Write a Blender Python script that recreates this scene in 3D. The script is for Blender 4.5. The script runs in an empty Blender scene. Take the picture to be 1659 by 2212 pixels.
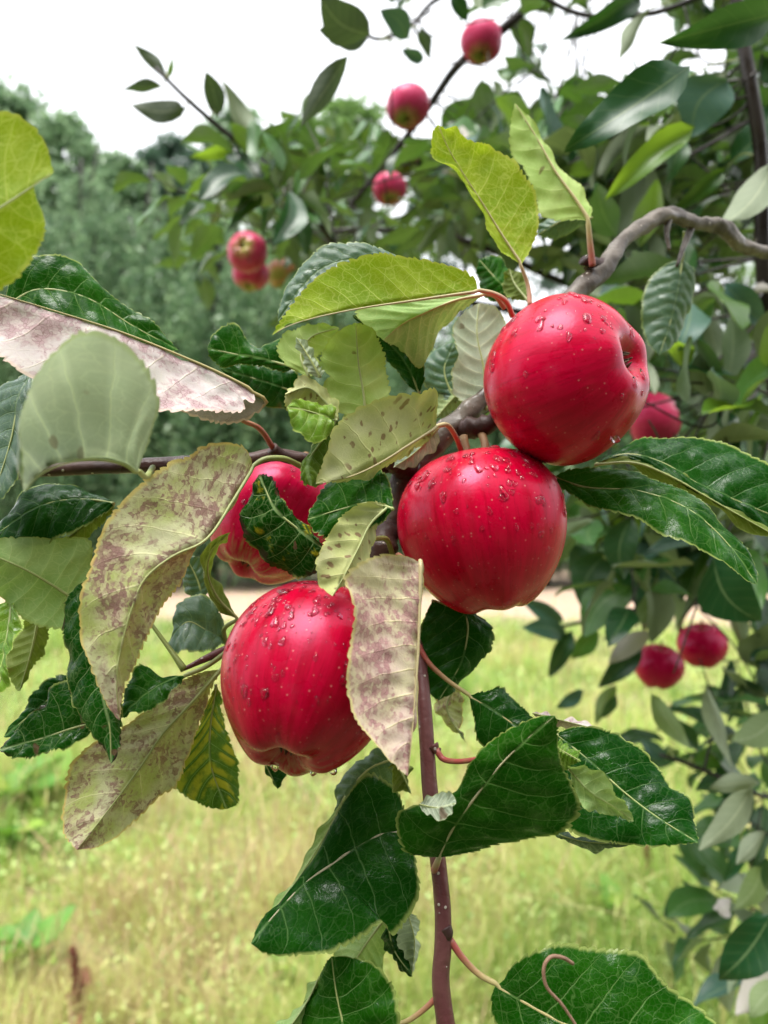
import bpy, math, random
import numpy as np
from mathutils import Matrix, Vector

# ------------------------------------------------------------------ camera, sky, sun, exposure
scene = bpy.context.scene
C = scene.collection
CAM_H = 1.40
FPX = 1607.0                       # focal length in reading units (picture 1659 x 2212 units)
cam_d = bpy.data.cameras.new('camera')
cam = bpy.data.objects.new('camera', cam_d); C.objects.link(cam)
cam.location = (0, 0, CAM_H)
cam.rotation_euler = (math.radians(90), 0, 0)
cam_d.sensor_fit = 'VERTICAL'; cam_d.sensor_height = 36.0
cam_d.lens = 36.0 * FPX / 2212.0
cam_d.clip_start = 0.01; cam_d.clip_end = 600
cam_d.dof.use_dof = True
cam_d.dof.focus_distance = 0.30
cam_d.dof.aperture_fstop = 8.3
scene.camera = cam

world = bpy.data.worlds.new('World'); scene.world = world
world.use_nodes = True
wn = world.node_tree.nodes; wl = world.node_tree.links
bg = wn['Background']
sky = wn.new('ShaderNodeTexSky'); sky.sky_type = 'NISHITA'; sky.sun_disc = False
SUN_EL, SUN_ROT = math.radians(72), math.radians(215)
sky.sun_elevation = SUN_EL; sky.sun_rotation = SUN_ROT
sky.air_density = 1.0; sky.dust_density = 6.0; sky.ozone_density = 1.0
hs = wn.new('ShaderNodeHueSaturation'); hs.inputs['Saturation'].default_value = 0.18
wl.new(sky.outputs[0], hs.inputs['Color'])
mxs = wn.new('ShaderNodeMix'); mxs.data_type = 'RGBA'
mxs.inputs[0].default_value = 0.6
mxs.inputs[7].default_value = (9.2, 9.4, 9.7, 1)      # even cloud cover
wl.new(hs.outputs[0], mxs.inputs[6])
wl.new(mxs.outputs[2], bg.inputs[0])
bg.inputs[1].default_value = 0.10

sun_d = bpy.data.lights.new('sun', 'SUN'); sun_d.energy = 1.5; sun_d.angle = math.radians(35)
sun_d.color = (1.0, 0.97, 0.92)
sun = bpy.data.objects.new('sun', sun_d); C.objects.link(sun)
# sky.sun_rotation is measured clockwise from +Y seen from above
sv = Vector((math.sin(SUN_ROT) * math.cos(SUN_EL), math.cos(SUN_ROT) * math.cos(SUN_EL), math.sin(SUN_EL)))
sun.rotation_euler = sv.to_track_quat('Z', 'Y').to_euler()

vs = scene.view_settings
vs.view_transform = 'Standard'; vs.look = 'None'; vs.gamma = 1.0; vs.use_curve_mapping = False
vs.exposure = 1.58
scene.render.engine = 'CYCLES'
cy = scene.cycles
cy.use_denoising = True
cy.max_bounces = 7; cy.diffuse_bounces = 3; cy.glossy_bounces = 3; cy.transmission_bounces = 6; cy.transparent_max_bounces = 8
cy.caustics_reflective = False; cy.caustics_refractive = True
cy.sample_clamp_indirect = 6.0

rng = np.random.default_rng(7)
random.seed(7)

# ------------------------------------------------------------------ helpers
def P(x, y, d):
    return np.array([(x - 829.5) / FPX * d, d, CAM_H - (y - 1106.0) / FPX * d])

def nrm(v):
    v = np.asarray(v, float)
    n = np.linalg.norm(v, axis=-1, keepdims=True)
    return v / np.maximum(n, 1e-12)

def spline(pts, n, uniform=True):
    pts = np.asarray(pts, float)
    if len(pts) == 2:
        t = np.linspace(0, 1, n)[:, None]
        return pts[0] * (1 - t) + pts[1] * t
    p = np.vstack([2 * pts[0] - pts[1], pts, 2 * pts[-1] - pts[-2]])
    out = []
    K = 24
    for i in range(1, len(p) - 2):
        p0, p1, p2, p3 = p[i - 1], p[i], p[i + 1], p[i + 2]
        t0 = 0.0
        t1 = t0 + max(np.linalg.norm(p1 - p0), 1e-6) ** 0.5
        t2 = t1 + max(np.linalg.norm(p2 - p1), 1e-6) ** 0.5
        t3 = t2 + max(np.linalg.norm(p3 - p2), 1e-6) ** 0.5
        t = np.linspace(t1, t2, K, endpoint=(i == len(p) - 3))[:, None]
        a1 = (t1 - t) / (t1 - t0) * p0 + (t - t0) / (t1 - t0) * p1
        a2 = (t2 - t) / (t2 - t1) * p1 + (t - t1) / (t2 - t1) * p2
        a3 = (t3 - t) / (t3 - t2) * p2 + (t - t2) / (t3 - t2) * p3
        b1 = (t2 - t) / (t2 - t0) * a1 + (t - t0) / (t2 - t0) * a2
        b2 = (t3 - t) / (t3 - t1) * a2 + (t - t1) / (t3 - t1) * a3
        out.append((t2 - t) / (t2 - t1) * b1 + (t - t1) / (t2 - t1) * b2)
    q = np.vstack(out)
    s = np.concatenate([[0], np.cumsum(np.linalg.norm(np.diff(q, axis=0), axis=1))])
    si = np.linspace(0, s[-1], n)
    return np.stack([np.interp(si, s, q[:, k]) for k in range(q.shape[1])], 1)

def mk_mesh(name, V, F, mat=None, smooth=True, attrs=None):
    V = np.asarray(V, np.float32); F = np.asarray(F, np.int32)
    me = bpy.data.meshes.new(name)
    me.vertices.add(len(V)); me.vertices.foreach_set('co', V.ravel())
    k = F.shape[1]
    me.loops.add(F.size); me.loops.foreach_set('vertex_index', F.ravel())
    me.polygons.add(len(F))
    me.polygons.foreach_set('loop_start', np.arange(0, F.size, k, dtype=np.int32))
    me.polygons.foreach_set('loop_total', np.full(len(F), k, np.int32))
    me.update(calc_edges=True)
    if smooth:
        me.polygons.foreach_set('use_smooth', np.ones(len(F), bool))
    for an, (ty, dat) in (attrs or {}).items():
        a = me.attributes.new(an, ty, 'POINT')
        a.data.foreach_set('vector' if ty == 'FLOAT_VECTOR' else 'value', np.asarray(dat, np.float32).ravel())
    if mat: me.materials.append(mat)
    return me

def link(name, me, parent=None):
    o = bpy.data.objects.new(name, me); C.objects.link(o)
    if parent:
        o.parent = parent
        root = parent.parent if parent.parent else parent
        o.matrix_parent_inverse = Matrix.Translation(-ORG.get(root.name, Vector((0, 0, 0)))) if parent.parent is None else Matrix.Identity(4)
    return o
ORG = {}
def thing(name, loc, label, cat, group=None):
    o = bpy.data.objects.new(name, None); C.objects.link(o)
    o.location = loc; o.empty_display_size = 0.02
    ORG[o.name] = Vector(loc)
    tag(o, label, cat, group)
    return o
def tag(o, label=None, cat=None, group=None, kind=None):
    if label: o['label'] = label
    if cat: o['category'] = cat
    if group: o['group'] = group
    if kind: o['kind'] = kind
    return o

def tube_vf(path, rad, ns=10, bump=0.0, seed=0):
    path = np.asarray(path, float); n = len(path)
    rad = np.interp(np.linspace(0, 1, n), np.linspace(0, 1, len(np.atleast_1d(rad))), np.atleast_1d(rad))
    T = nrm(np.gradient(path, axis=0))
    up = np.array([0, 0, 1.0]) if abs(T[0][2]) < 0.9 else np.array([1.0, 0, 0])
    N = np.zeros_like(T); N[0] = nrm(np.cross(np.cross(T[0], up), T[0]))
    for i in range(1, n):
        v = N[i - 1] - T[i] * np.dot(N[i - 1], T[i]); N[i] = nrm(v)
    B = np.cross(T, N)
    a = np.linspace(0, 2 * math.pi, ns, endpoint=False)
    rr = rad[:, None] * np.ones((1, ns))
    if bump:
        r2 = np.random.default_rng(seed)
        nz = r2.normal(0, 1, (n, ns))
        nz = (nz + np.roll(nz, 1, 1) + np.roll(nz, -1, 1)) / 2
        if n > 3: nz[1:-1] = (nz[:-2] + nz[1:-1] + nz[2:]) / 2
        rr = rr * (1 + bump * nz)
    V = path[:, None] + rr[..., None] * (np.cos(a)[None, :, None] * N[:, None] + np.sin(a)[None, :, None] * B[:, None])
    V = V.reshape(-1, 3)
    i, j = np.meshgrid(np.arange(n - 1), np.arange(ns), indexing='ij')
    j2 = (j + 1) % ns
    F = np.stack([i * ns + j, (i + 1) * ns + j, (i + 1) * ns + j2, i * ns + j2], -1).reshape(-1, 4)
    # end caps as collapsed quads to a centre vertex
    c0, c1 = len(V), len(V) + 1
    V = np.vstack([V, path[0], path[-1]])
    jj = np.arange(0, ns, 2)
    cap0 = np.stack([np.full(len(jj), c0), jj, (jj + 1) % ns, (jj + 2) % ns], -1)
    b = (n - 1) * ns
    cap1 = np.stack([np.full(len(jj), c1), b + (jj + 2) % ns, b + (jj + 1) % ns, b + jj], -1)
    return V, np.vstack([F, cap0, cap1]).astype(np.int32)

def joinVF(parts):
    Vs, Fs, o = [], [], 0
    for V, F in parts:
        Vs.append(V); Fs.append(np.asarray(F) + o); o += len(V)
    return np.vstack(Vs), np.vstack(Fs)

# ------------------------------------------------------------------ node helper
class G:
    def __init__(s, name):
        s.m = bpy.data.materials.new(name); s.m.use_nodes = True
        s.t = s.m.node_tree; s.t.nodes.clear()
        s.out = s.t.nodes.new('ShaderNodeOutputMaterial')
    def n(s, typ, ins=None, out=0, **kw):
        nd = s.t.nodes.new('ShaderNode' + typ)
        for k, v in kw.items(): setattr(nd, k, v)
        for k, v in (ins or {}).items(): s.set(nd.inputs[k], v)
        return nd.outputs[out] if out is not None else nd
    def set(s, sock, v):
        if isinstance(v, bpy.types.NodeSocket): s.t.links.new(v, sock)
        elif v is not None:
            if isinstance(v, (tuple, list)) and sock.type == 'RGBA' and len(v) == 3: v = (*v, 1)
            sock.default_value = v
    def math(s, op, a, b=None, c=None, clamp=False):
        ins = {0: a}
        if b is not None: ins[1] = b
        if c is not None: ins[2] = c
        return s.n('Math', ins, operation=op, use_clamp=clamp)
    def mix(s, f, a, b, bt='MIX'):
        return s.n('Mix', {0: f, 6: a, 7: b}, out=2, data_type='RGBA', blend_type=bt)
    def step(s, x, lo, hi, a=0.0, b=1.0):
        return s.n('MapRange', {0: x, 1: lo, 2: hi, 3: a, 4: b}, interpolation_type='SMOOTHSTEP')
    def noise(s, vec, scale, detail=3, rough=0.5, out=0):
        return s.n('TexNoise', {'Vector': vec, 'Scale': scale, 'Detail': detail, 'Roughness': rough}, out=out)
    def vor(s, vec, scale, feature='F1', out=0, rnd=1.0):
        return s.n('TexVoronoi', {'Vector': vec, 'Scale': scale, 'Randomness': rnd}, out=out, feature=feature)
    def attr(s, name, out=1):
        return s.n('Attribute', out=out, attribute_name=name)
    def sep(s, v):
        nd = s.n('SeparateXYZ', {0: v}, out=None); return nd.outputs
    def comb(s, x, y, z):
        return s.n('CombineXYZ', {0: x, 1: y, 2: z})
    def bump(s, h, strength, dist, normal=None):
        return s.n('Bump', {'Height': h, 'Strength': strength, 'Distance': dist, 'Normal': normal})
    def finish(s, sh):
        s.t.links.new(sh, s.out.inputs['Surface']); return s.m

# ------------------------------------------------------------------ materials
def leaf_material(name, up=(.015, .07, .012), up2=(.03, .10, .015), down=(.26, .33, .14), down2=(.32, .38, .19),
                  vein_u=(.22, .32, .12), vein_d=(.42, .46, .24), spot=0.0, spot_col=(.17, .08, .085), dots=0.0,
                  dot_col=(.12, .05, .035), rim=(.30, .36, .10), rim_burn=0.0, trans=(.16, .30, .02), tf=0.25,
                  rough=0.28, wet=0.35, yellow=0.0, veinamt=0.75, dspec=0.2, uspec=.14, netamt=.2, tmix=.35, dsc=2.9, sh=.28):
    g = G(name)
    lc = g.sep(g.attr('lc')); lm = g.attr('lm'); lms = g.sep(lm)
    t, v, u = lc[0], lc[1], lc[2]
    av = g.math('ABSOLUTE', v)
    warp = g.noise(lm, 1.3, 2)
    tw = g.math('ADD', t, g.math('MULTIPLY', g.math('SUBTRACT', warp, 0.5), 0.22))
    pp = g.math('PINGPONG', tw, 0.5)
    wv = g.math('MULTIPLY', g.math('SUBTRACT', 1.25, av), 0.046)
    lat = g.math('SUBTRACT', 1.0, g.step(pp, 0.0, wv))
    mid = g.math('SUBTRACT', 1.0, g.step(g.math('ABSOLUTE', lms[1]), 0.015, 0.075))
    # branching secondary veins and fine net
    wl_ = g.n('VectorMath', {0: lm, 1: g.n('VectorMath', {0: g.noise(lm, 2.2, 2, out=1), 3: 0.35}, operation='SCALE')}, operation='ADD')
    net1 = g.math('SUBTRACT', 1.0, g.step(g.vor(wl_, 1.9, 'DISTANCE_TO_EDGE'), 0.0, 0.05))
    net2 = g.math('SUBTRACT', 1.0, g.step(g.vor(lm, 5.5, 'DISTANCE_TO_EDGE'), 0.0, 0.10))
    vein = g.math('MAXIMUM', lat, mid)
    vfine = g.math('MAXIMUM', g.math('MULTIPLY', net1, netamt), g.math('MULTIPLY', net2, netamt * .4))
    vall = g.math('MAXIMUM', g.math('MULTIPLY', vein, veinamt), vfine, clamp=True)
    big = g.noise(lm, 0.55, 3)
    patch = g.step(big, 0.38, 0.66)
    # upper face
    cu = g.mix(patch, up, up2)
    cu = g.mix(vall, cu, vein_u)
    if yellow:
        ys = g.step(g.noise(lm, 0.9, 4, 0.6), 0.62 - 0.22 * yellow, 0.70 - 0.12 * yellow)
        ys = g.math('MULTIPLY', ys, g.step(pp, 0.06, 0.25))
        cu = g.mix(ys, cu, (.42, .36, .02))
    # lower face
    cd = g.mix(patch, down, down2)
    lamina_dark = g.math('MULTIPLY', g.step(pp, .02, .20), sh)  # lamina darker between the side veins
    cd = g.mix(lamina_dark, cd, g.mix(.45, cd, (.02, .05, .005)))
    cd = g.mix(g.math('MULTIPLY', vall, 0.95), cd, vein_d)
    def blotch(c, amt):
        cellc = g.vor(wl_, 7.5, 'F1', out=1)
        cr = g.sep(cellc)[0]
        area = g.noise(lm, 0.75, 4, 0.62)
        lowm = g.step(g.math('ADD', g.math('MULTIPLY', area, 1.0), g.math('MULTIPLY', cr, 0.28)), 0.80 - 0.24 * amt, 0.98 - 0.22 * amt)
        net = g.math('SUBTRACT', 1.0, g.step(g.vor(wl_, 7.5, 'DISTANCE_TO_EDGE'), 0.0, 0.10))
        soft = g.step(area, 0.60 - 0.25 * amt, 0.85 - 0.2 * amt)
        c2 = g.mix(g.math('MULTIPLY', soft, 0.55 * min(1, amt + .3)), c, (.52, .35, .34))
        fl = g.step(g.noise(lm, 7.0, 3, .7), .52, .68)
        c2 = g.mix(g.math('MULTIPLY', g.math('MULTIPLY', fl, g.step(area, .25, .5)), .5), c2, spot_col)
        c2 = g.mix(g.math('MULTIPLY', lowm, 0.85), c2, spot_col)
        c2 = g.mix(g.math('MULTIPLY', g.math('MULTIPLY', net, g.math('MAXIMUM', lowm, g.math('MULTIPLY', soft, 0.5))), 0.55), c2, (.09, .035, .03))
        return c2
    if spot: cd = blotch(cd, spot)
    def spots(c, amt):
        ve = g.n('VectorMath', {0: wl_, 1: (1.0, 0.5, 1.0)}, operation='MULTIPLY')
        d = g.vor(ve, dsc, 'F1'); r = g.sep(g.vor(ve, dsc, 'F1', out=1))[0]
        sz = g.math('MULTIPLY', g.step(r, 1.0 - amt, 1.0), 0.46)
        m = g.math('SUBTRACT', 1.0, g.step(d, g.math('MULTIPLY', sz, 0.6), sz))
        m = g.math('MULTIPLY', m, g.step(r, 1.0 - amt, 1.02 - amt))
        m = g.math('MULTIPLY', m, g.step(g.noise(lm, 0.8, 2), 0.25, 0.42))
        return g.mix(g.math('MULTIPLY', m, 0.8), c, dot_col)
    if dots:
        cd = spots(cd, dots); cu = spots(cu, dots * 0.7)
    edge = g.step(av, 0.93, 0.985)
    cd = g.mix(g.math('MULTIPLY', edge, 0.7), cd, rim); cu = g.mix(g.math('MULTIPLY', edge, 0.7), cu, rim)
    if rim_burn:
        bn = g.step(g.math('ADD', g.math('ADD', av, g.math('MULTIPLY', g.step(u, 0.75, 1.0), 0.25)), g.math('MULTIPLY', g.noise(lm, 1.5, 3), 0.9)), 1.62 - 0.3 * rim_burn, 1.72 - 0.3 * rim_burn)
        cd = g.mix(bn, cd, (.05, .025, .018)); cu = g.mix(bn, cu, (.035, .016, .014))
    back = g.n('NewGeometry', out=6)
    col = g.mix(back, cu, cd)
    # relief: veins sunk on top, proud below
    hgt = g.math('ADD', g.math('MULTIPLY', vein, 1.0), g.math('ADD', g.math('MULTIPLY', net1, 0.22), g.math('MULTIPLY', net2, 0.14)))
    sgn = g.n('Mix', {0: back, 2: -1.0, 3: -0.55}, data_type='FLOAT')   # bump flips with the face
    hh = g.math('ADD', g.math('MULTIPLY', hgt, sgn), g.math('MULTIPLY', g.noise(lm, 14, 2), 0.25))
    nb = g.bump(hh, 0.55, 0.0004)
    # wet film patches on the upper face
    wn_ = g.noise(lm, 1.1, 4, 0.6)
    wetm = g.step(wn_, 0.58 - 0.25 * wet, 0.74 - 0.25 * wet)
    ru = g.math('SUBTRACT', rough, g.math('MULTIPLY', wetm, rough - 0.15))
    rg = g.n('Mix', {0: back, 2: ru, 3: 0.62}, data_type='FLOAT')
    sp = g.n('Mix', {0: back, 2: g.math('ADD', uspec, g.math('MULTIPLY', wetm, .22)), 3: dspec}, data_type='FLOAT')
    pb = g.n('BsdfPrincipled', {'Base Color': col, 'Roughness': rg, 'Specular IOR Level': sp, 'Normal': nb})
    tcol = g.mix(g.math('MULTIPLY', vall, 0.6), trans, tuple(min(1, c * 1.35) for c in trans))
    tcol = g.mix(tmix, tcol, cd)
    tr = g.n('BsdfTranslucent', {'Color': tcol, 'Normal': nb})
    return g.finish(g.n('MixShader', {0: tf, 1: pb, 2: tr}))

LM = {
 'green':  leaf_material('leaf_green', up=(0.004, 0.044, 0.001), up2=(0.014, 0.082, 0.003), netamt=.3, uspec=0.03, vein_u=(0.12, 0.22, 0.06), tf=0.2, trans=(0.02, 0.12, 0.003), tmix=0.04, rough=0.32),
 'dark':   leaf_material('leaf_dark', up=(0.002, 0.032, 0.0015), up2=(0.007, 0.055, 0.003), rough=0.3, wet=.5, tf=0.14, veinamt=.6, uspec=0.03, vein_u=(0.1, 0.19, 0.06), trans=(0.02, 0.12, 0.003), tmix=0.04),
 'blue':   leaf_material('leaf_bluegreen', up=(0.03, 0.08, 0.048), up2=(0.05, 0.105, 0.07), rough=.42, wet=.3, tf=.2, veinamt=.35, uspec=0.4),
 'yellow': leaf_material('leaf_yellowgreen', up=(.07, .16, .012), up2=(.11, .20, .015), down=(0.2, 0.32, 0.012), down2=(0.3, 0.4, 0.024),
                         vein_d=(0.6, 0.64, 0.18), trans=(0.4, 0.54, 0.012), tf=.42, rim=(.48, .48, .10), netamt=0.5),
 'pale':   leaf_material('leaf_pale', down=(0.28, 0.44, 0.15), down2=(0.36, 0.5, 0.2), vein_d=(0.55, 0.64, 0.32), trans=(.30, .45, .06), tf=.25, netamt=0.35),
 'lime':   leaf_material('leaf_lime', down=(0.36, 0.52, 0.14), down2=(0.45, 0.58, 0.2), vein_d=(.56, .64, .27), trans=(.36, .52, .03), tf=.35, dots=.08),
 'olive':  leaf_material('leaf_olive', down=(0.11, 0.16, 0.025), down2=(0.16, 0.2, 0.05), vein_d=(.36, .38, .14), trans=(.24, .34, .02), tf=.3, dots=.12),
 'grey':   leaf_material('leaf_greyunder', down=(0.42, 0.5, 0.37), down2=(0.54, 0.6, 0.47), vein_d=(0.76, 0.84, 0.54), trans=(0.45, 0.55, 0.3), tf=0.3, dots=.10, sh=0.6),
 'mottled': leaf_material('leaf_mottled', down=(0.42, 0.48, 0.15), down2=(0.58, 0.57, 0.35), vein_d=(.66, .64, .36), spot=0.8, spot_col=(0.22, 0.1, 0.105), rim=(0.66, 0.5, 0.13), trans=(.36, .36, .05), tf=.2),
 'pink':   leaf_material('leaf_pinkish', down=(0.7, 0.65, 0.61), down2=(0.72, 0.63, 0.63), vein_d=(.74, .68, .52), spot=0.8, spot_col=(0.48, 0.32, 0.34), rim=(.68, .52, .40), trans=(.40, .30, .15), tf=.15),
 'salmon': leaf_material('leaf_salmon', down=(0.66, 0.6, 0.38), down2=(0.68, 0.53, 0.45), vein_d=(.70, .64, .32), spot=0.8, spot_col=(0.4, 0.2, 0.21), rim=(.64, .58, .20), trans=(.42, .34, .10), tf=.15),
 'spotted': leaf_material('leaf_spotted', down=(.48, .52, .20), down2=(.58, .58, .32), vein_d=(.62, .62, .30), dots=0.72, dot_col=(.17, .07, .05), rim=(.56, .58, .18), tf=.2, trans=(.30, .36, .04), dsc=4.4),
 'spottop': leaf_material('leaf_spotted_top', up=(.06, .13, .010), up2=(.10, .17, .012), dots=.7, dot_col=(.025, .012, .008), rim=(.36, .40, .05)),
 'burnt':  leaf_material('leaf_burnt', up=(0.0008, 0.022, 0.0006), up2=(0.004, 0.036, 0.001), yellow=.25, rim_burn=.9, dots=.2, tf=.16, wet=.3, netamt=.3, uspec=0.03, trans=(0.02, 0.12, 0.003), tmix=0.04),
 'ylstripe': leaf_material('leaf_yellow_striped', up=(0.001, 0.034, 0.001), up2=(0.008, 0.06, 0.002), yellow=1.0, tf=.25, uspec=0.05, tmix=0.1),
 'young':  leaf_material('leaf_young', up=(.07, .18, .012), up2=(.13, .26, .015), vein_u=(.46, .58, .18), rim=(.44, .52, .14), tf=.35, trans=(.32, .48, .02), netamt=.3),
 'edgeburn': leaf_material('leaf_edgeburn', up=(0.001, 0.038, 0.001), up2=(0.007, 0.064, 0.003), rim_burn=.55, wet=.6, dots=.12, netamt=.3, uspec=0.05, trans=(0.02, 0.12, 0.003), tmix=0.04),
}

def bg_leaf_material(name, up, up2, down, trans, tf=.25, rnd_attr=False, rough=.35):
    g = G(name)
    r = g.attr('rnd', 2) if rnd_attr else g.n('ObjectInfo', out=5)
    lc = g.sep(g.attr('lc'))
    mid = g.math('SUBTRACT', 1.0, g.step(g.math('ABSOLUTE', lc[1]), 0.02, 0.07))
    lat = g.math('SUBTRACT', 1.0, g.step(g.math('PINGPONG', lc[0], 0.5), 0.0, 0.05))
    vn = g.math('MAXIMUM', mid, g.math('MULTIPLY', lat, 0.5))
    cu = g.mix(r, up, up2); cu = g.mix(g.math('MULTIPLY', vn, 0.5), cu, (.20, .28, .12))
    cd = g.mix(g.math('MULTIPLY', vn, 0.5), g.mix(r, down, tuple(c * .75 for c in down)), (.46, .50, .32))
    back = g.n('NewGeometry', out=6)
    col = g.mix(back, cu, cd)
    pb = g.n('BsdfPrincipled', {'Base Color': col, 'Roughness': g.n('Mix', {0: back, 2: rough, 3: .65}, data_type='FLOAT'), 'Specular IOR Level': .45})
    tr = g.n('BsdfTranslucent', {'Color': trans})
    return g.finish(g.n('MixShader', {0: tf, 1: pb, 2: tr}))
BG = {
 'd': bg_leaf_material('far_leaf_dark', (.003, .034, .010), (.012, .075, .018), (.22, .29, .17), (.06, .17, .015), .14),
 'g': bg_leaf_material('far_leaf_green', (.028, .105, .018), (.06, .17, .028), (.22, .29, .13), (.16, .30, .02), .26),
 'y': bg_leaf_material('far_leaf_bright', (.05, .13, .012), (.09, .18, .016), (.24, .33, .08), (.26, .42, .025), .42),
 'b': bg_leaf_material('far_leaf_blue', (.035, .095, .070), (.065, .145, .105), (.26, .31, .21), (.08, .16, .05), .2, rough=.4),
 'p': bg_leaf_material('far_leaf_pale', (.18, .235, .14), (.27, .31, .21), (.25, .30, .19), (.14, .20, .05), .2, rough=.6),
 'k': bg_leaf_material('far_leaf_greyback', (.02, .05, .02), (.04, .075, .03), (.075, .10, .06), (.07, .12, .03), .22, rough=.5),
 'w': bg_leaf_material('far_leaf_whitish', (.50, .46, .40), (.54, .50, .46), (.52, .48, .44), (.25, .25, .15), .12, rough=.6),
}
BGM = bg_leaf_material('far_foliage', (.006, .040, .014), (.065, .17, .04), (.22, .28, .16), (.10, .22, .02), .2, rnd_attr=True)

def bark_material(name, c1, c2, c3, rough=.5, dots=.6, scale=1.0):
    g = G(name)
    co = g.n('TexCoord', out=3)
    n1 = g.noise(co, 260 * scale, 4, .6); n2 = g.noise(co, 60 * scale, 3)
    col = g.mix(g.step(n2, .35, .68), c1, c2)
    col = g.mix(g.math('MULTIPLY', g.step(n1, .55, .75), .35), col, c3)
    d = g.vor(co, 330 * scale, 'F1'); r = g.sep(g.vor(co, 330 * scale, 'F1', out=1))[0]
    dm = g.math('MULTIPLY', g.math('SUBTRACT', 1.0, g.step(d, .16, .24)), g.step(r, 1 - .22 * dots, 1.01 - .22 * dots))
    col = g.mix(dm, col, (.45, .40, .34))
    nb = g.bump(g.math('ADD', g.math('MULTIPLY', n1, .5), g.math('ADD', n2, g.math('MULTIPLY', dm, .6))), .8, .0014)
    wetm = g.step(g.noise(co, 40 * scale, 2), .45, .6)
    rg = g.math('SUBTRACT', rough, g.math('MULTIPLY', wetm, rough * .55))
    return g.finish(g.n('BsdfPrincipled', {'Base Color': col, 'Roughness': rg, 'Normal': nb, 'Specular IOR Level': .3}))
M_LIMB = bark_material('bark_grey_brown', (.055, .042, .032), (.16, .135, .11), (.016, .011, .009))
M_SHOOT = bark_material('bark_red_shoot', (.105, .035, .036), (.14, .055, .052), (.06, .02, .02), rough=.42, dots=.8)
M_SPUR = bark_material('bark_dark_spur', (.035, .016, .014), (.07, .035, .028), (.015, .008, .008), dots=.4)
M_FARBARK = bark_material('bark_dark', (.014, .010, .008), (.030, .022, .018), (.006, .005, .004), scale=.3, dots=.1)

def petiole_material(name, a, b):
    g = G(name)
    u = g.sep(g.attr('lc'))[2]
    col = g.mix(g.step(u, .02, .30), a, b)
    co = g.n('TexCoord', out=3)
    col = g.mix(g.math('MULTIPLY', g.step(g.noise(co, 300, 3), .45, .7), .3), col, tuple(c * .6 for c in b))
    return g.finish(g.n('BsdfPrincipled', {'Base Color': col, 'Roughness': .45}))
PM = {'g': petiole_material('petiole_green', (.20, .24, .05), (.32, .36, .13)),
      'p': petiole_material('petiole_pink', (.34, .07, .06), (.40, .34, .14)),
      'r': petiole_material('petiole_salmon', (.42, .17, .10), (.45, .38, .20)),
      'w': petiole_material('petiole_cream', (.34, .10, .09), (.42, .38, .24))}

def apple_material(name, red=(.50, .0006, .030), deep=(.36, .0003, .016), pale=(.45, .36, .12), pale_dir=None, pale_lo=.6, pale_hi=.9, streak=.5, haze=.0):
    g = G(name)
    ap = g.attr('ap'); s = g.sep(ap)          # x = angle/2pi on unit circle handled by local position, z = along axis
    co = g.n('TexCoord', out=3)               # object coordinates (metres), axis = local z
    sx = g.sep(co)
    dirn = g.n('VectorMath', {0: co}, operation='NORMALIZE')
    ds = g.sep(dirn)
    hx = g.n('VectorMath', {0: g.comb(sx[0], sx[1], g.math('MULTIPLY', sx[2], .09))}, operation='NORMALIZE')
    st = g.noise(hx, 9.0, 5, .6)
    blot = g.noise(co, 40, 3)
    col = g.mix(g.math('MULTIPLY', g.step(st, .40, .64), min(1, streak + .25)), red, deep)
    fs = g.noise(hx, 26.0, 4, .6)
    col = g.mix(g.math('MULTIPLY', g.step(fs, .52, .70), .35), col, tuple(c * .55 for c in deep))
    col = g.mix(g.math('MULTIPLY', g.step(blot, .45, .7), .35), col, deep)
    # pale lenticels
    d = g.vor(co, 420, 'F1'); r = g.sep(g.vor(co, 420, 'F1', out=1))[0]
    dm = g.math('MULTIPLY', g.math('SUBTRACT', 1.0, g.step(d, .10, .22)), g.step(r, .60, .62))
    col = g.mix(g.math('MULTIPLY', dm, .4), col, (.62, .25, .22))
    # greener round the eye of the fruit and in the stalk hollow
    rad = g.math('SQRT', g.math('ADD', g.math('MULTIPLY', sx[0], sx[0]), g.math('MULTIPLY', sx[1], sx[1])))
    eye = g.math('MULTIPLY', g.math('SUBTRACT', 1.0, g.step(rad, .003, .011)), g.step(g.noise(co, 120, 3), .35, .62))
    col = g.mix(g.math('MULTIPLY', eye, .55), col, (.40, .20, .12))
    if pale_dir is not None:
        dt = g.n('VectorMath', {0: dirn, 1: tuple(nrm(pale_dir))}, out=1, operation='DOT_PRODUCT')
        dt = g.math('ADD', dt, g.math('MULTIPLY', g.math('SUBTRACT', st, .5), .5))
        pm = g.step(dt, pale_lo, pale_hi)
        pc = g.mix(g.step(blot, .4, .65), pale, (.42, .22, .10))
        col = g.mix(pm, col, pc)
    nb = g.bump(g.math('ADD', g.noise(co, 700, 2), g.math('MULTIPLY', g.noise(co, 150, 2), .8)), .12, .0004)
    wetm = g.step(g.noise(co, 55, 4, .6), .47, .53)
    rg = g.math('SUBTRACT', .34, g.math('MULTIPLY', wetm, .10))
    pb = g.n('BsdfPrincipled', {'Base Color': col, 'Roughness': rg, 'Specular IOR Level': .34, 'Specular Tint': (1.0, .45, .78, 1), 'Normal': nb,
                                'Coat Weight': .06, 'Coat Roughness': .08, 'Subsurface Weight': .0})
    return g.finish(pb)

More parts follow.
